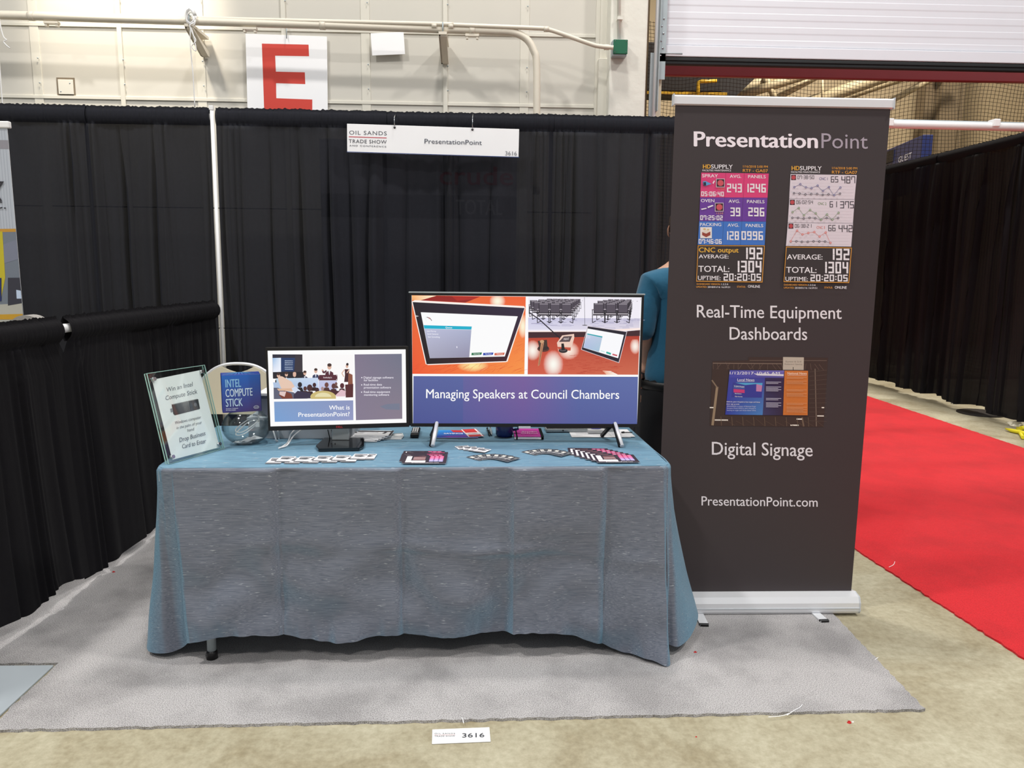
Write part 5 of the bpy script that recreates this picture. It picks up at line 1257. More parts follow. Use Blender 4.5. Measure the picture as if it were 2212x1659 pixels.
P.text('INTEL', 1208, 440, 1455, 440, 118, (150, 206, 242), .03); P.text('COMPUTE', 1203, 585, 1635, 580, 116, (206, 226, 246), .03); P.text('STICK', 1200, 732, 1468, 730, 116, (196, 222, 244), .03)
P.text('Connect. Compute.', 1198, 770, 1396, 770, 17, (226, 232, 244), .03); P.text("It's that simple.", 1198, 794, 1356, 794, 17, (226, 232, 244), .03)
P.lay += 1; P.ell(1687, 760, 44, 26, (214, 222, 238), 20); P.ell(1687, 760, 37, 20, (56, 44, 112), 20); P.text('intel', 1662, 770, 1712, 768, 22, (214, 222, 238), .02)
P.build('print', M_['gloss'], t)
P = Print(1, 1); P.lay = 1; P.eps = .0003
for k in range(9):
    x = bw2*(.05+.1*k); P.line([(bw2/2+(x-bw2/2)*.35, -.070), (x, -.004)], .0022, (110, 196, 240), 1)
P.v = [(v[0], -v[2], bh2+.0006) for v in P.v]
P.v = [(v[0], abs(v[1]), v[2]) for v in P.v]
P.build('top_print', M_['gloss'], t)

# chair behind
CX, CYY = atY(513, 790, 4.4).x, 4.4
t = thing('folding_chair', 'cream plastic folding chair with a handle slot behind the table', 'chair', (CX, CYY, .010))
zt = atY(513, 783, 4.4).z-.010
def bk(u, half=True): return u
pts = []
for k in range(25):
    s = -1+2*k/24; pts.append((.205*s, zt-.012-.10*abs(s)**2.6))
slot = [(.085, zt-.025), (.05, zt-.045), (.0, zt-.062), (-.05, zt-.045), (-.085, zt-.025)]
outl = [(x, z) for x, z in pts if x < -.088]+[(-.088, zt-.026)]+slot[::-1][1:-1]+[(.088, zt-.026)]+[(x, z) for x, z in pts if x > .088]
outl = outl+[(.205, zt-.30), (-.205, zt-.30)]
p = MB(); p.prism(outl, .018, Matrix.Translation((0, 0, 0))); p.build('backrest', M_['cream'], t)
p = MB(); p.tube([(-.212, .012, .30)]+[(-.212, .012, zt-.16)]+[(.212*s/10, .012, zt-.008-.10*abs(s/10)**2.6) for s in range(-10, 11)]+[(.212, .012, zt-.16), (.212, .012, .30)], .009, 10); p.build('back_tube', M_['alu'], t)
p = MB(); p.box((-.2, -.36, .43), (.2, .02, .455), bev=.01); p.build('seat', M_['cream'], t)
for sx_ in (-.212, .212):
    p = MB(); p.tube([(sx_, .012, .32), (sx_, -.30, .0)], .010, 10); p.build('leg', M_['alu'], t)
    p = MB(); p.tube([(sx_*.93, -.20, .44), (sx_*.93, .20, .0)], .010, 10); p.build('leg', M_['alu'], t)
p = MB(); p.tube([(-.2, .15, .06), (.2, .15, .06)], .007, 8); p.build('stretcher', M_['alu'], t)

# grey boxes behind monitor
def tbox(name, qa, qb, Yb, depth, label, mt, zbase=None, rim=None):
    a, b = atY(*qa, Yb), atY(*qb, Yb); z0 = ZC+.001 if zbase is None else zbase
    t = thing(name, label, 'box', (a.x, Yb, z0)); w2, h2 = b.x-a.x, a.z-z0
    p = MB(); p.box((0, 0, 0), (w2, depth, h2-.012), bev=.003); p.build('body', mt, t)
    p = MB(); p.box((-.004, -.004, h2-.012), (w2+.004, depth+.004, h2), bev=.002); p.build('lid', rim or M_['white'], t)
    return h2+z0
h = tbox('storage_box', (535, 902), (762, 950), 3.155, .20, 'light grey low box on the table behind the small monitor', M_['grey'], None, M_['grey'])
tbox('storage_box', (556, 849), (756, 900), 3.19, .15, 'slate grey box with a white lid stacked behind the small monitor', M_['slate'], h+.0005)
# white cable
def cable(name, pts, r, mt, label):
    P0 = Vector(pts[0]); t = thing(name, label, 'cable', P0)
    p = MB(); p.tube(bez(pts, 7), r, 7); p.build('cord', mt, t, sh(P0)); return t
def tz(px, py, dz=.004): return atZ(px, py, ZC+dz)
cable('power_cable', [atY(640, 926, 3.09), atY(628, 938, 3.06), tz(622, 955, .01), tz(610, 965), tz(602, 968)], .0030, M_['white'], 'white cable trailing left from behind the small monitor')
cable('power_cable', [atY(655, 926, 3.10), atY(634, 942, 3.07), tz(620, 962, .006), tz(604, 967)], .0030, M_['white'], 'second white cable crossing beside the first at the monitor')
cable('power_cable', [atY(588, 925, 3.09), atY(592, 936, 3.07), tz(598, 953, .008), tz(603, 946, .006), atY(600, 930, 3.1)], .0030, M_['white'], 'white cable loop hanging under the monitor left corner')

# ------------------------------------------------------------------ printed cards on the table
def card_quadM(px, py, ang, z):
    q = atZ(px, py, z); return Matrix.Translation(q) @ Matrix.Rotation(ang, 4, 'Z') @ Matrix.Rotation(-PI/2, 4, 'X')
# local sheet frame: x right, z up the sheet, y -> below surface (print shows at -y, i.e. upward)
def make_card(w_, h_, draw, name, label, cat, group, M, th=.0006, edge=None):
    t = thing(name, label, cat, M=M, group=group)
    p = MB(); p.box((0, -th, 0), (w_, 0, h_)); p.build('sheet', edge or M_['paper'], t)
    P = Print(w_, h_, [(0, 0), (100, 0), (100, 100), (0, 100)], eps=.00004); P.lay = int(th/.00004)+2; draw(P); P.build('print', M_['ink'], t); return t
def biz(P):
    P.rect(0, 0, 100, 100, (236, 236, 238)); P.rect(6, 8, 94, 22, (80, 80, 84)); P.poly([(10, 30), (60, 26), (90, 40), (60, 52), (16, 48)], (60, 60, 64)); P.rect(14, 55, 80, 60, (150, 150, 154)); P.rect(0, 84, 100, 100, (96, 96, 100)); P.rect(10, 68, 60, 72, (130, 130, 134))
ordn = ['first', 'second', 'third', 'fourth', 'fifth', 'sixth', 'seventh', 'eighth', 'ninth', 'tenth', 'eleventh', 'twelfth']
Mz = lambda x, y, z, a: Matrix.Translation((x, y, z)) @ Matrix.Rotation(a, 4, 'Z') @ Matrix.Rotation(-PI/2, 4, 'X')
def flatM(x, y, z, a):
    c_, s_ = math.cos(a), math.sin(a)
    return frame((x, y, z), (c_, s_, 0), (-s_, c_, 0))
c0 = None
for k in range(11):
    u = k/10; px = 572+u*203; py = [1002, 999, 1002, 999.5, 1001, 998, 1000, 997, 999, 994, 993.5][k]
    q = atZ(px, py, ZC); z = ZC+.0006+.0012*(k % 2)+.0001*k
    Mx = flatM(q.x, q.y, z, -.02-.06*(k % 2))
    lb = 'white business card, %s from the left in the long row' % ordn[k]
    if c0 is None: c0 = make_card(.055, .085, biz, 'business_card', lb, 'card', 'business cards in the long overlapping row', Mx)
    else:
        c = copy_thing(c0, lb); c.matrix_world = Mx
def dkc(P):
    P.rect(0, 0, 100, 100, (62, 66, 70)); P.rect(14, 14, 46, 40, (222, 220, 210)); P.rect(66, 14, 90, 34, (120, 126, 126)); P.rect(8, 54, 70, 62, (206, 206, 206)); P.rect(8, 72, 50, 78, (150, 152, 154))
def fan(px0, px1, py, n, arc, where, grp, lift):
    base = None
    for k in range(n):
        u = k/(n-1); a = (.5-u)*arc; px = px0+(px1-px0)*u; q = atZ(px, py+abs(u-.5)**2*10, ZC)
        z = ZC+.0006+.0008*k
        lb = 'dark card, %s from left in the fan %s' % (ordn[k], where)
        if base is None: base = make_card(.046, .076, dkc, 'business_card', lb, 'card', grp, flatM(q.x, q.y, z, a))
        else:
            c = copy_thing(base, lb); c.matrix_world = flatM(q.x, q.y, z, a)
fan(1036, 1076, 993, 6, 1.5, 'at the middle', 'dark cards in the middle fan', 0)
fan(1156, 1192, 981.5, 6, 1.5, 'near the right postcards', 'dark cards in the right fan', 0)
base = None
for k in range(4):
    q = atZ(992+k*9, 972+k*1.5, ZC); lb = 'pale card, %s from left in the pile behind the middle fan' % ordn[k]
    Mx = flatM(q.x, q.y, ZC+.0006+.0009*k, .35-.28*k)
    if base is None: base = make_card(.055, .06, biz, 'business_card', lb, 'card', 'pale cards in the small pile', Mx)
    else:
        c = copy_thing(base, lb); c.matrix_world = Mx
def post(P):
    P.rect(0, 0, 100, 100, (46, 34, 44)); P.rect(6, 66, 52, 88, (244, 242, 242)); P.rect(6, 12, 18, 64, (236, 232, 232))
    P.poly([(22, 16), (50, 12), (50, 58), (22, 60)], (132, 92, 92))
    for k in range(5): P.line([(22, 18+k*9), (50, 22+k*9)], 3, (206, 186, 186), P.lay)
    P.lay += 1
    for r in range(4):
        for c_ in range(3): P.rect(60+c_*11, 8+r*18, 70+c_*11, 24+r*18, [(226, 70, 130), (232, 96, 150), (190, 130, 200), (170, 170, 220)][r], P.lay)
    P.lay += 1
    for r in range(4):
        for c_ in range(3): P.rect(62+c_*11, 14+r*18, 68+c_*11, 18+r*18, (250, 214, 230), P.lay)
    P.text('PresentationPoint.com', 22, 97, 84, 97, 7, (240, 236, 240), .03)
base = None
pa = atZ(868, 1004, ZC)
for k in range(6):
    j = 5-k; y = pa.y+.018*j; x = pa.x+(-.008+.006*math.sin(j*2.1) if j else 0)
    lb = 'dark and pink postcard, %s from the top of the left pile' % ordn[j]
    Mx = flatM(x, y, ZC+.0006+.0009*k, .03*math.sin(j*1.3) if j else -.01)
    if base is None: base = make_card(.160, .118, post, 'postcard', lb, 'postcard', 'postcards in the left pile', Mx)
    else:
        c = copy_thing(base, lb); c.matrix_world = Mx
pb = atZ(1290, 1002, ZC)
for k in range(6):
    j = 5-k; x = pb.x-.018*j; y = pb.y+.026*j
    c = copy_thing(base, 'dark and pink postcard, %s from the top of the diagonal right pile' % ordn[j]); c['group'] = 'postcards in the diagonal right pile'
    c.matrix_world = flatM(x, y, ZC+.0006+.0009*k, .02-.015*j)

# brochures behind the monitor stand
def broch(P): P.rect(0, 0, 100, 100, (236, 236, 238)); P.rect(0, 8, 100, 30, (44, 40, 46)); P.poly([(80, 8), (88, 8), (80, 60), (72, 60)], (60, 56, 62)); P.rect(8, 40, 60, 46, (150, 150, 156)); P.rect(94, 0, 100, 100, (50, 48, 54))
base = None
for k in range(5):
    q = atZ(768+k*7, 951+(4-k)*.5, ZC); lb = 'black and white brochure, %s from left behind the monitor stand' % ordn[k]
    Mx = flatM(q.x-.06, q.y+.003*k, ZC+.001+.0035*k, -.12+.02*k)
    if base is None: base = make_card(.15, .10, broch, 'brochure', lb, 'brochure', 'brochures behind the monitor stand', Mx, th=.003)
    else:
        c = copy_thing(base, lb); c.matrix_world = Mx
base = None
for k in range(3):
    q = atZ(828+k*3, 950-k*1.5, ZC); lb = ['lowest', 'middle', 'top'][k]+' clear badge sleeve in the little pile right of the brochures'
    def bad(P): P.rect(0, 0, 100, 100, (206, 212, 214)); P.rect(5, 10, 95, 24, (84, 88, 92)); P.rect(10, 40, 50, 70, (120, 130, 130)); P.rect(60, 40, 90, 80, (240, 240, 240))
    Mx = flatM(q.x, q.y, ZC+.001+.002*k, .1*k)
    if base is None: base = make_card(.075, .06, bad, 'badge_sleeve', lb, 'badge', 'badge sleeves', Mx, th=.0018)
    else:
        c = copy_thing(base, lb); c.matrix_world = Mx

# remote
q = atZ(886, 947, ZC); L_ = .15
t = thing('remote_control', 'black television remote lying left of the large television', 'remote', M=flatM(q.x, q.y+.0, ZC, .03))
p = MB(); p.box((0, -.018, 0), (.036, -.001, L_), bev=.006); p.build('body', M_['black'], t)
for r in range(7):
    for c_ in range(3):
        p = MB(); p.box((.006+c_*.009, -.0205, .035+r*.014), (.012+c_*.009, -.0175, .042+r*.014)); p.build('button', M_['white'], t)
p = MB(); p.box((.003, -.0195, .022), (.033, -.0175, .026)); p.build('stripe', M_['grey'], t)
# colourful flyers behind the TV
def fl1(P):
    P.grad([(0, 0), (100, 0), (100, 100), (0, 100)], [(40, 150, 226), (30, 90, 190), (70, 40, 140), (26, 60, 170)], 5); P.poly([(30, 0), (75, 0), (70, 30), (38, 28)], (200, 40, 44)); P.text('SAVINGS', 15, 52, 62, 52, 14, (240, 240, 250), .05); P.poly([(10, 80), (80, 66), (90, 80), (30, 96)], (120, 60, 170))
def fl2(P):
    P.rect(0, 0, 100, 100, (206, 48, 50)); P.rect(0, 48, 100, 76, (240, 236, 238)); P.rect(86, 0, 96, 100, (240, 236, 238)); P.rect(0, 0, 7, 100, (240, 236, 238)); P.text('DISCOUNTS', 16, 68, 76, 68, 12, (160, 90, 100), .03)
q = atZ(943, 947.5, ZC); make_card(.175, .15, fl1, 'flyer', 'blue and purple flyer lying behind the left television leg', 'flyer', None, flatM(q.x, q.y, ZC+.002, .0), th=.002)
q = atZ(1012, 947, ZC); make_card(.068, .15, fl2, 'flyer', 'red and white flyer overlapping the blue flyer', 'flyer', None, flatM(q.x, q.y, ZC+.005, .24), th=.002)
# pens
for k, (a, b, lb) in enumerate((((1052, 924), (1058, 940), 'dark pen lying left of the blue mug'), ((1059, 924), (1062, 939), 'silver pen lying close to the blue mug'))):
    A, B = atZ(*a, ZC+.006), atZ(*b, ZC+.006); A = B+(A-B).normalized()*.14; t = thing('pen', lb, 'pen', B)
    p = MB(); p.tube([B, B.lerp(A, .12), A], .0045, 8, rad=[.001, .0045, .0045]); p.build('barrel', M_['black'] if k == 0 else M_['galv'], t, sh(B))
    p = MB(); p.tube([B.lerp(A, .6)+Vector((0, 0, .006)), A+Vector((0, 0, .006))], .0012, 5); p.build('clip', M_['chrome'], t, sh(B))
# mug
q = atZ(1090, 946, ZC); t = thing('mug', 'dark blue mug behind the television', 'mug', (q.x, q.y+.037, ZC+.0005))
p = MB(); p.lathe([(0, 0), (.032, 0), (.037, .008), (.038, .10), (.0345, .10), (.034, .012), (0, .010)], n=32); p.build('cup', M_['mug'], t)
p = MB(); p.tube([(.037, 0, .08), (.058, 0, .078), (.066, 0, .055), (.058, 0, .030), (.037, 0, .026)], .005, 8); p.build('handle', M_['mug'], t)
# pink notebook
q = atZ(1111, 950, ZC); t = thing('notebook', 'pink notebook with a black elastic strap behind the television', 'notebook', M=flatM(q.x, q.y, ZC+.001, 0))
p = MB(); p.box((0, -.010, 0), (.122, -.001, .16), bev=.001); p.build('pages', M_['paper'], t)
p = MB(); p.box((0, -.0125, .003), (.122, -.010, .163), bev=.0008); p.build('cover', mat('pink_cover', (196, 62, 160), .45), t)
p = MB(); p.box((.008, -.0135, .0), (.014, -.0005, .164)); p.build('elastic_strap', M_['black'], t)
p = MB(); p.box((.112, -.0150, .0), (.124, -.0005, .164), bev=.001); p.build('spine', M_['black'], t)
P = Print(.12, .16); P.lay = 60
P.text('Smile', .035, -.075, .1, -.075, .022, (240, 190, 226), .02); P.text('Often', .03, -.04, .1, -.04, .022, (240, 190, 226), .02)
P.v = [(v[0], v[1], -v[2]+.0) for v in P.v]
P.v = [(v[0], v[1], v[2] if v[2] > 0 else -v[2]) for v in P.v]
P.build('cover_print', M_['ink'], t)
# laptop slab
a = atZ(1178, 931, ZC); q = atZ(1290, 936, ZC); t = thing('laptop', 'silver laptop with a black top lying behind the television', 'laptop', M=flatM(a.x, atZ(1220, 935, ZC).y, ZC+.001, .03))
p = MB(); p.box((0, -.016, 0), (.31, -.001, .09), bev=.004); p.build('base', M_['silver'], t)
p = MB(); p.box((.004, -.019, .004), (.306, -.016, .088), bev=.001); p.build('keyboard_deck', M_['black'], t)
p = MB(); p.tube([(.075, -.009, -.0015), (.075, -.009, .003)], .0035, 10); p.build('socket', M_['black'], t)
# white papers
q = atZ(1235, 945, ZC)
def doc(P):
    P.rect(0, 0, 100, 100, (244, 244, 246))
    for k in range(6): P.line([(10, 70-k*8), (20+((k*37) % 50), 70-k*8)], 1.2, (150, 150, 170), P.lay+1)
make_card(.28, .13, doc, 'document', 'large white document sheet at the right rear corner of the table', 'paper', None, flatM(q.x, q.y, ZC+.020, .015), th=.0006) if False else None
make_card(.255, .13, doc, 'document', 'large white document sheet at the right rear corner of the table', 'paper', None, flatM(q.x, q.y, ZC+.001, .0), th=.0006)
a = atZ(1380, 945, ZC)
make_card(.10, .15, doc, 'document', 'second white sheet under the right television leg at the table edge', 'paper', None, flatM(a.x-.115, a.y-.001, ZC+.0022, .05), th=.0006)
a = atZ(1271, 936, ZC+.004); t = thing('card_box', 'small flat white box with a violet oval on the documents', 'box', M=flatM(a.x, a.y, ZC+.0035, .02))
p = MB(); p.box((0, -.014, 0), (.075, 0, .055), bev=.0015); p.build('carton', M_['white'], t)
P = Print(.075, .055); P.lay = 58
P.ell(.038, .030, .022, .012, (92, 92, 160), 18); P.v = [(v[0], v[1], v[2]) for v in P.v]; P.build('print', M_['ink'], t)
A, B = tz(1342, 934, .006), tz(1366, 934, .006); t = thing('stylus', 'thin black stylus on the white sheet beside the right television leg', 'pen', A)
p = MB(); p.tube([A, A.lerp(B, .25), A.lerp(B, .3), B], .004, 8, rad=[.003, .005, .002, .002]); p.build('barrel', M_['black'], t, sh(A))

# ------------------------------------------------------------------ person behind the banner
def skinmesh(name, verts, edges, rad, mt, parent, root=0, sub=2):
    bm = bmesh.new(); ly = bm.verts.layers.skin.verify(); vs = [bm.verts.new(v) for v in verts]
    for a, b in edges: bm.edges.new((vs[a], vs[b]))
    for i, v in enumerate(vs):
        r = rad[i]; v[ly].radius = (r, r) if not isinstance(r, tuple) else r; v[ly].use_root = (i == root)
    me = bpy.data.meshes.new(name); bm.to_mesh(me); bm.free(); me.materials.append(mt)
    o = bpy.data.objects.new(name, me); COL.objects.link(o); o.parent = parent
    sk = o.modifiers.new('skin', 'SKIN'); sk.use_smooth_shade = True
    ss = o.modifiers.new('sub', 'SUBSURF'); ss.levels = sub; ss.render_levels = sub
    return o
PX, PYY = .99, 3.85
per_ = thing('person', 'person in a teal shirt and black trousers standing half hidden behind the large banner', 'person', (PX, PYY, .011))
per_.rotation_euler.z = PI
V = [(0, 0, .95), (0, 0, 1.10), (0, .01, 1.28), (0, .01, 1.42), (0, 0, 1.50), (0, -.01, 1.56),
     (-.15, .01, 1.40), (-.205, .04, 1.14), (-.12, -.18, 1.02), (-.09, -.22, 1.01),
     (.15, .01, 1.39), (.195, .05, 1.13), (.135, -.12, .955), (.165, -.13, .915),
     (-.09, 0, .88), (-.10, -.01, .48), (-.10, .02, .08), (-.10, -.10, .03),
     (.09, 0, .88), (.11, -.01, .48), (.12, .02, .08), (.13, -.10, .03)]
E_ = [(0,1),(1,2),(2,3),(3,4),(4,5),(3,6),(6,7),(7,8),(8,9),(3,10),(10,11),(11,12),(12,13),(0,14),(14,15),(15,16),(16,17),(0,18),(18,19),(19,20),(20,21)]
Rr = [.13,.12,.13,.10,.052,.055,.055,.042,.028,.030,.055,.042,.028,.030,.085,.058,.040,.032,.085,.058,.040,.032]
body = skinmesh('body', V, E_, Rr, M_['skin'], per_)
# head with face
def headf(u, v):
    th, ph = u*2*PI, v*PI
    x, y, z = math.sin(ph)*math.cos(th), math.sin(ph)*math.sin(th), math.cos(ph)
    r = Vector((x*.074, y*.094, z*.118))
    if z < 0: r.x *= 1+.22*z; r.y *= 1+.15*z
    if y < 0:
        r.y -= .020*math.exp(-(x/.16)**2-((z+.12)/.16)**2)            # nose
        r.y += .008*(math.exp(-((abs(x)-.38)/.16)**2-((z-.08)/.13)**2)) # sockets
        r.y -= .005*math.exp(-(x/.3)**2-((z+.48)/.09)**2)             # lips
    return (r.x, r.y, r.z+1.645)
p = MB(); p.grid(headf, 36, 26); hd = p.build('head', M_['skin'], per_)
p = MB(); p.grid(lambda u, v: tuple(Vector((math.sin(v*PI)*math.cos(u*2*PI)*.081, math.sin(v*PI)*math.sin(u*2*PI)*.100+.012, math.cos(v*PI)*.110+1.672 if math.cos(v*PI) > -.35 or math.sin(u*2*PI) > .2 else 1.672-.35*.11))), 32, 18); p.build('hair', M_['hair'], per_)
for s_ in (-1, 1):
    p = MB(); p.lathe([(0, -.008), (.007, -.004), (.008, 0), (0, .006)], c=(s_*.030, -.083, 1.655), n=10); p.build('eye', M_['white'], hd)
    p = MB(); p.grid(lambda u, v: (s_*(.076+.010*math.sin(v*PI)), .006+.016*math.cos(u*2*PI)*math.sin(v*PI), 1.64+.03*math.cos(v*PI)), 12, 8); p.build('ear', M_['skin'], hd)
# hands: palm and five fingers
for s_, hx, hy, hz in ((-1, -.085, -.225, .955), (1, .182, -.135, .855)):
    v = [(hx-s_*.004, hy+.004, hz+.065), (hx, hy, hz+.02), (hx, hy-.004, hz-.015)]; e = [(0, 1), (1, 2)]; r = [.026, (.016, .036), (.014, .036)]
    for k in range(4):
        b0 = len(v); off = (-.027+.018*k); ln = [.060, .072, .068, .052][k]
        v += [(hx, hy+off, hz-.03), (hx-s_*.004, hy+off*1.05, hz-.03-ln*.45), (hx-s_*.014, hy+off*1.05, hz-.03-ln*.8), (hx-s_*.026, hy+off*1.05, hz-.03-ln)]
        e += [(2, b0), (b0, b0+1), (b0+1, b0+2), (b0+2, b0+3)]; r += [.0095, .0088, .008, .0065]
    b0 = len(v); v += [(hx-s_*.012, hy-.036, hz+.012), (hx-s_*.024, hy-.052, hz-.012), (hx-s_*.034, hy-.056, hz-.036)]; e += [(1, b0), (b0, b0+1), (b0+1, b0+2)]; r += [.011, .0098, .008]
    skinmesh('hand', v, e, r, M_['skin'], per_, 0, 1)
V2 = [(0, 0, .835), (0, 0, .95), (0, .005, 1.08), (0, .01, 1.18), (0, .01, 1.30), (0, .01, 1.41), (0, 0, 1.475), (-.145, .01, 1.375), (-.195, .03, 1.20), (-.202, .035, 1.13), (.145, .01, 1.37), (.198, .04, 1.20), (.200, .05, 1.09)]
skinmesh('shirt', V2, [(0,1),(1,2),(2,3),(3,4),(4,5),(5,6),(5,7),(7,8),(8,9),(5,10),(10,11),(11,12)], [(.200,.150),(.188,.145),(.168,.132),(.160,.128),(.17,.13),(.15,.115),.072,.092,.066,.060,.092,.068,.060], M_['teal'], per_)
V3 = [(0, 0, .99), (0, 0, .84), (-.10, 0, .76), (-.105, -.01, .46), (-.105, .02, .09), (.10, 0, .76), (.115, -.01, .46), (.122, .02, .09)]
skinmesh('trousers', V3, [(0,1),(1,2),(2,3),(3,4),(1,5),(5,6),(6,7)], [(.178,.13),(.18,.135),.105,.080,.066,.105,.080,.066], M_['trousers'], per_)
p = MB(); p.lathe([(.188, -.02), (.192, -.018), (.192, .018), (.188, .02)], n=36); bl = p.build('belt', M_['shoe'], per_, Matrix.Translation((0, 0, .875)) @ Matrix.Diagonal((1, .74, 1, 1)))
for s_ in (-1, 1):
    p = MB(); x = s_*.11
    p.grid(lambda u, v: (x+.047*math.cos(u*2*PI)*math.sin(v*PI*.5+.0)*(1-.1*math.sin(u*2*PI)), -.045+.135*math.sin(u*2*PI)*math.sin(v*PI*.5), .085*math.cos(v*PI*.5)*(1 if math.sin(u*2*PI) > 0 else .8)+.002), 24, 8); p.build('shoe', M_['shoe'], per_)

# ------------------------------------------------------------------ neighbour's banner and chair at the left
NY = 3.9
a = atY(20, 262, NY); NXR = a.x; NZT = a.z
t = thing('pullup_banner', 'pale pull-up banner with a workshop picture at the left picture edge', 'banner', (NXR-.85, NY, .01))
H_ = NZT-.01
p = MB(); p.box((.004, 0, .08), (.838, .0015, H_-.03)); pn = p.build('graphic_panel', M_['paper'], t)
p = MB(); p.box((0, -.008, H_-.032), (.85, .018, H_), bev=.005); p.build('top_bar', M_['white'], t)
p = MB(); p.box((-.005, -.06, .0), (.855, .06, .085), bev=.02); p.build('base_cassette', M_['alu'], t)
P = Print(1, 1); P.lay = 4
def N(px, py): q = atY(px, py, NY); return (min(.838, max(.004, q.x-(NXR-.85))), -(q.z-.01))
def NP(pts, c): P.poly([N(*q) for q in pts], c)
x1 = .838; P.poly([(.004, -.08), (x1, -.08), (x1, -(H_-.032)), (.004, -(H_-.032))], (178, 184, 194))
P.lay += 1
for k in range(60): P.line([(.01+k*.0138, -(H_-.04)), (.01+k*.0138, -1.3)], .0025, (160, 166, 178), P.lay)
yb1 = N(20, 303)[1]; yb2 = N(20, 322)[1]; P.poly([(.004, yb1), (x1, yb1), (x1, yb2), (.004, yb2)], (140, 138, 146))
ym = N(30, 494)[1]; P.poly([(.004, -.08), (x1, -.08), (x1, ym), (.004, ym+.02)], (112, 120, 132)); P.poly([(.004, ym+.02), (x1, ym), (x1, ym+.015), (.004, ym+.04)], (190, 140, 50))
NP([(3, 530), (48, 518), (52, 560), (6, 570)], (120, 124, 142)); NP([(0, 500), (6, 500), (12, 600), (4, 640), (-4, 640)], (190, 176, 40)); NP([(-40, 660), (60, 655), (60, 690), (-40, 700)], (178, 176, 166)); NP([(36, 626), (54, 628), (55, 645), (37, 645)], (70, 100, 170))
NP([(18, 600), (60, 600), (60, 655), (18, 660)], (50, 50, 62)); NP([(36, 626), (54, 628), (55, 645), (37, 645)], (190, 206, 230)); NP([(-30, 680), (58, 678), (58, 690), (-30, 690)], (196, 150, 40)); NP([(-60, 610), (4, 600), (4, 650), (-60, 655)], (30, 40, 96))
x0, y0 = N(-52, 450); x2, _ = N(14, 450); P.text('INC.', x0, y0, x2, y0, .035, (44, 42, 48), .03)
NP([(-20, 392), (10, 392), (-6, 416), (6, 434), (-14, 434), (-20, 424), (-40, 434), (-24, 410)], (44, 42, 48)); NP([(-12, 397), (2, 397), (-8, 412), (-14, 410)], (170, 170, 178))
P.v = [(v[0], v[1], -v[2]) for v in P.v]; P.build('print', M_['ink'], pn)
ct = atY(64, 680, 3.55)
t = thing('office_chair', 'grey fabric chair back peeking over the low side drape', 'chair', (ct.x, 3.55, 0))
zt = ct.z
def back(u, v):
    th = u*2*PI; cx = math.cos(th); s = math.sin(th); r = (1-abs(2*v-1)**2.5)**.5
    return (.055*1.0*(2.2*abs(cx)**.7*(1 if cx > 0 else -1))*max(.05, 1-.12*(v))*.95*(.3+.7*min(1, r*1.2)), .035*s*r, zt-.34+.34*v)
ar = [(.068*math.cos(a_)-.002, zt-.060+.060*math.sin(a_)**.8) for a_ in [PI*k/16 for k in range(17)]]
p = MB(); p.prism([(.066, zt-.34)]+ar+[(-.07, zt-.34)], .07, Matrix.Translation((0, -.035, 0))); p.build('backrest', M_['fab'], t)
p = MB(); p.box((-.52, -.24, .44), (-.07, .22, .52), bev=.03); p.build('seat', M_['fab'], t)
p = MB(); p.box((-.08, -.025, .48), (-.045, .025, zt-.2), bev=.005); p.build('back_bar', M_['black'], t)
p = MB(); p.tube([(-.32, 0, .08), (-.32, 0, .45)], .025, 12); p.build('gas_column', M_['black'], t)
for k in range(5):
    a_ = 2*PI*k/5; p = MB(); p.tube([(-.32, 0, .10), (-.32+.24*math.cos(a_), .24*math.sin(a_), .07)], .018, 8, rad=[.022, .014]); lg = p.build('leg', M_['black'], t)
    p = MB(); p.lathe([(0, -.012), (.028, -.012), (.028, .012), (0, .012)], n=16); p.build('caster', M_['black'], lg, Matrix.Translation((-.32+.24*math.cos(a_), .24*math.sin(a_), .039)) @ Matrix.Rotation(a_, 4, 'Z') @ Matrix.Rotation(PI/2, 4, 'X'))

# ------------------------------------------------------------------ small things on the floor
FQ = [(933, 1578), (1057, 1572), (1059, 1604), (933, 1608)]
c = [atZ(*q, .001) for q in FQ]; W2 = ((c[1]-c[0]).length+(c[2]-c[3]).length)/2; H2 = ((c[0]-c[3]).length+(c[1]-c[2]).length)/2
t = thing('floor_label', 'white booth number card 3616 lying on the concrete floor', 'card', M=frame(c[3]+Vector((0, 0, .001)), (c[2]-c[3])+(c[1]-c[0]), (c[0]-c[3])+(c[1]-c[2])))
p = MB(); p.box((0, -.0008, 0), (W2, .0008, H2)); p.build('card', M_['white'], t)
P = Print(W2, H2, FQ, eps=.0001); P.lay = 10; P.zoom(860, 1520, 7.373)
P.text('OIL SANDS', 572, 502, 888, 500, 18, (90, 90, 96), .01, 1.15); P.line([(572, 513), (888, 511)], 2.5, (190, 90, 100)); P.text('TRADE SHOW', 572, 543, 888, 540, 18, (90, 90, 96), .01, 1.1)
P.text('3616', 1000, 556, 1362, 550, 66, (60, 62, 68), .03); P.build('print', M_['ink'], t)
def blob(name, px, py, s, mt, label, cat, z=0.0, seed=1):
    q = atZ(px, py, z); r = random.Random(seed); p = MB()
    n = 9
    p.lathe([(0, 0), (s, 0), (s*.9, s*.3), (s*.5, s*.7), (0, s*.8)], n=n, smooth=False)
    for v in p.bm.verts: v.co.x *= r.uniform(.6, 1.3); v.co.y *= r.uniform(.5, 1.1); v.co.z *= r.uniform(.6, 1.3)
    o = p.build(name, mt); o.location = (q.x, q.y, z); return tag(o, label, cat)
blob('paper_scrap', 1835, 1561, .008, M_['scrap'], 'tiny red scrap on the concrete near the carpet corner', 'scrap')
blob('paper_scrap', 1842, 1560, .004, M_['white'], 'tiny white scrap touching the red scrap', 'scrap', seed=3)
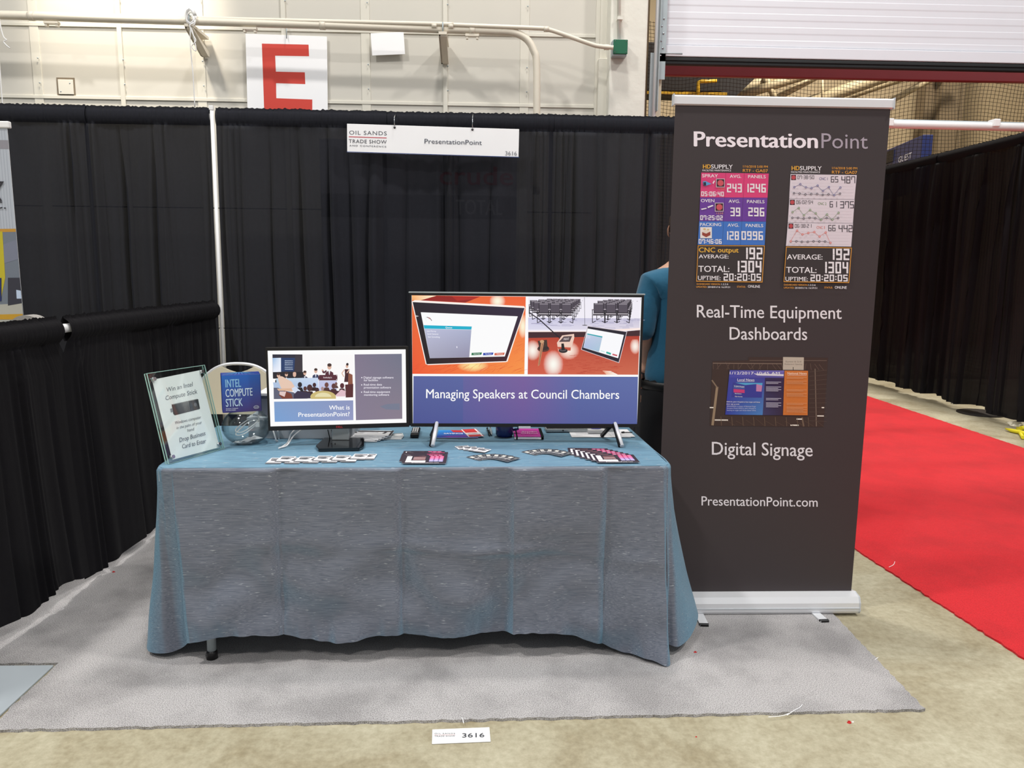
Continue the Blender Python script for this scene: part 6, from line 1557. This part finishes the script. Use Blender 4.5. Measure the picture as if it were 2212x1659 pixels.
blob('paper_scrap', 1502, 1409, .006, M_['scrap'], 'red thread bit on the carpet right of the tablecloth', 'scrap', .010, 4)
blob('paper_scrap', 245, 1236, .007, M_['scrap'], 'red speck on the carpet near the low side drape', 'scrap', .010, 5)
blob('paper_scrap', 1504, 1592, .003, M_['scrap'], 'rust-coloured speck on the concrete in front of the carpet', 'scrap', seed=6)
blob('tissue', 2062, 872, .045, M_['paper'], 'crumpled white tissue on the floor by the right drape', 'tissue', seed=8)
blob('floor_lump', 2192, 918, .07, M_['cream'], 'beige lump at the right picture edge under the drape', 'lump', seed=9)
t = thing('cable_end', 'bright yellow connector on the floor at the right picture edge', 'connector', atZ(2195, 928, 0)); L0 = t.location.copy()
ym_ = mat('bright_yellow_plastic', (230, 216, 40), .5)
p = MB(); p.tube([atZ(2172, 926, .02), atZ(2185, 930, .02), atZ(2205, 934, .02), atZ(2240, 942, .02)], .016, 8, rad=[.006, .018, .02, .02]); p.build('cord', ym_, t, sh(L0))
p = MB(); p.tube([atZ(2198, 925, .02), atZ(2210, 945, .02)], .016, 8); p.tube([atZ(2205, 925, .03), atZ(2230, 922, .03)], .02, 8); p.build('grip', ym_, t, sh(L0))
q = atZ(2130, 893, 0); t = thing('round_base', 'dark round base plate under the right aisle drape', 'base plate', (5.20, q.y, 0))
p = MB(); p.lathe([(0, 0), (.23, 0), (.23, .010), (0, .014)], n=32); p.build('plate', M_['dark'], t)
p = MB(); p.tube([(.15, 0, .01), (.15, 0, 2.7)], .016, 10); p.build('post', M_['galv'], t)
for i, (pts, lb) in enumerate((([(1700, 1545), (1715, 1535), (1728, 1528), (1733, 1522)], 'loose pale thread curling at the carpet front edge'), ([(1660, 1549), (1690, 1546), (1704, 1541)], 'pale thread lying along the carpet front edge'),
                              ([(1000, 1558), (1002, 1562), (998, 1550)], 'short fibre tuft on the carpet edge above the number card'), ([(1890, 1425), (1897, 1420)], 'white fibre on the concrete beside the carpet'), ([(1920, 1225), (1930, 1220), (1933, 1213)], 'white thread on the red carpet edge'))):
    pp = [atZ(x, y, .012) for x, y in pts]; t = thing('thread', lb, 'thread', pp[0]); p = MB(); p.tube(bez(pp, 4), .0012, 4); p.build('strand', M_['paper'], t, sh(pp[0]))
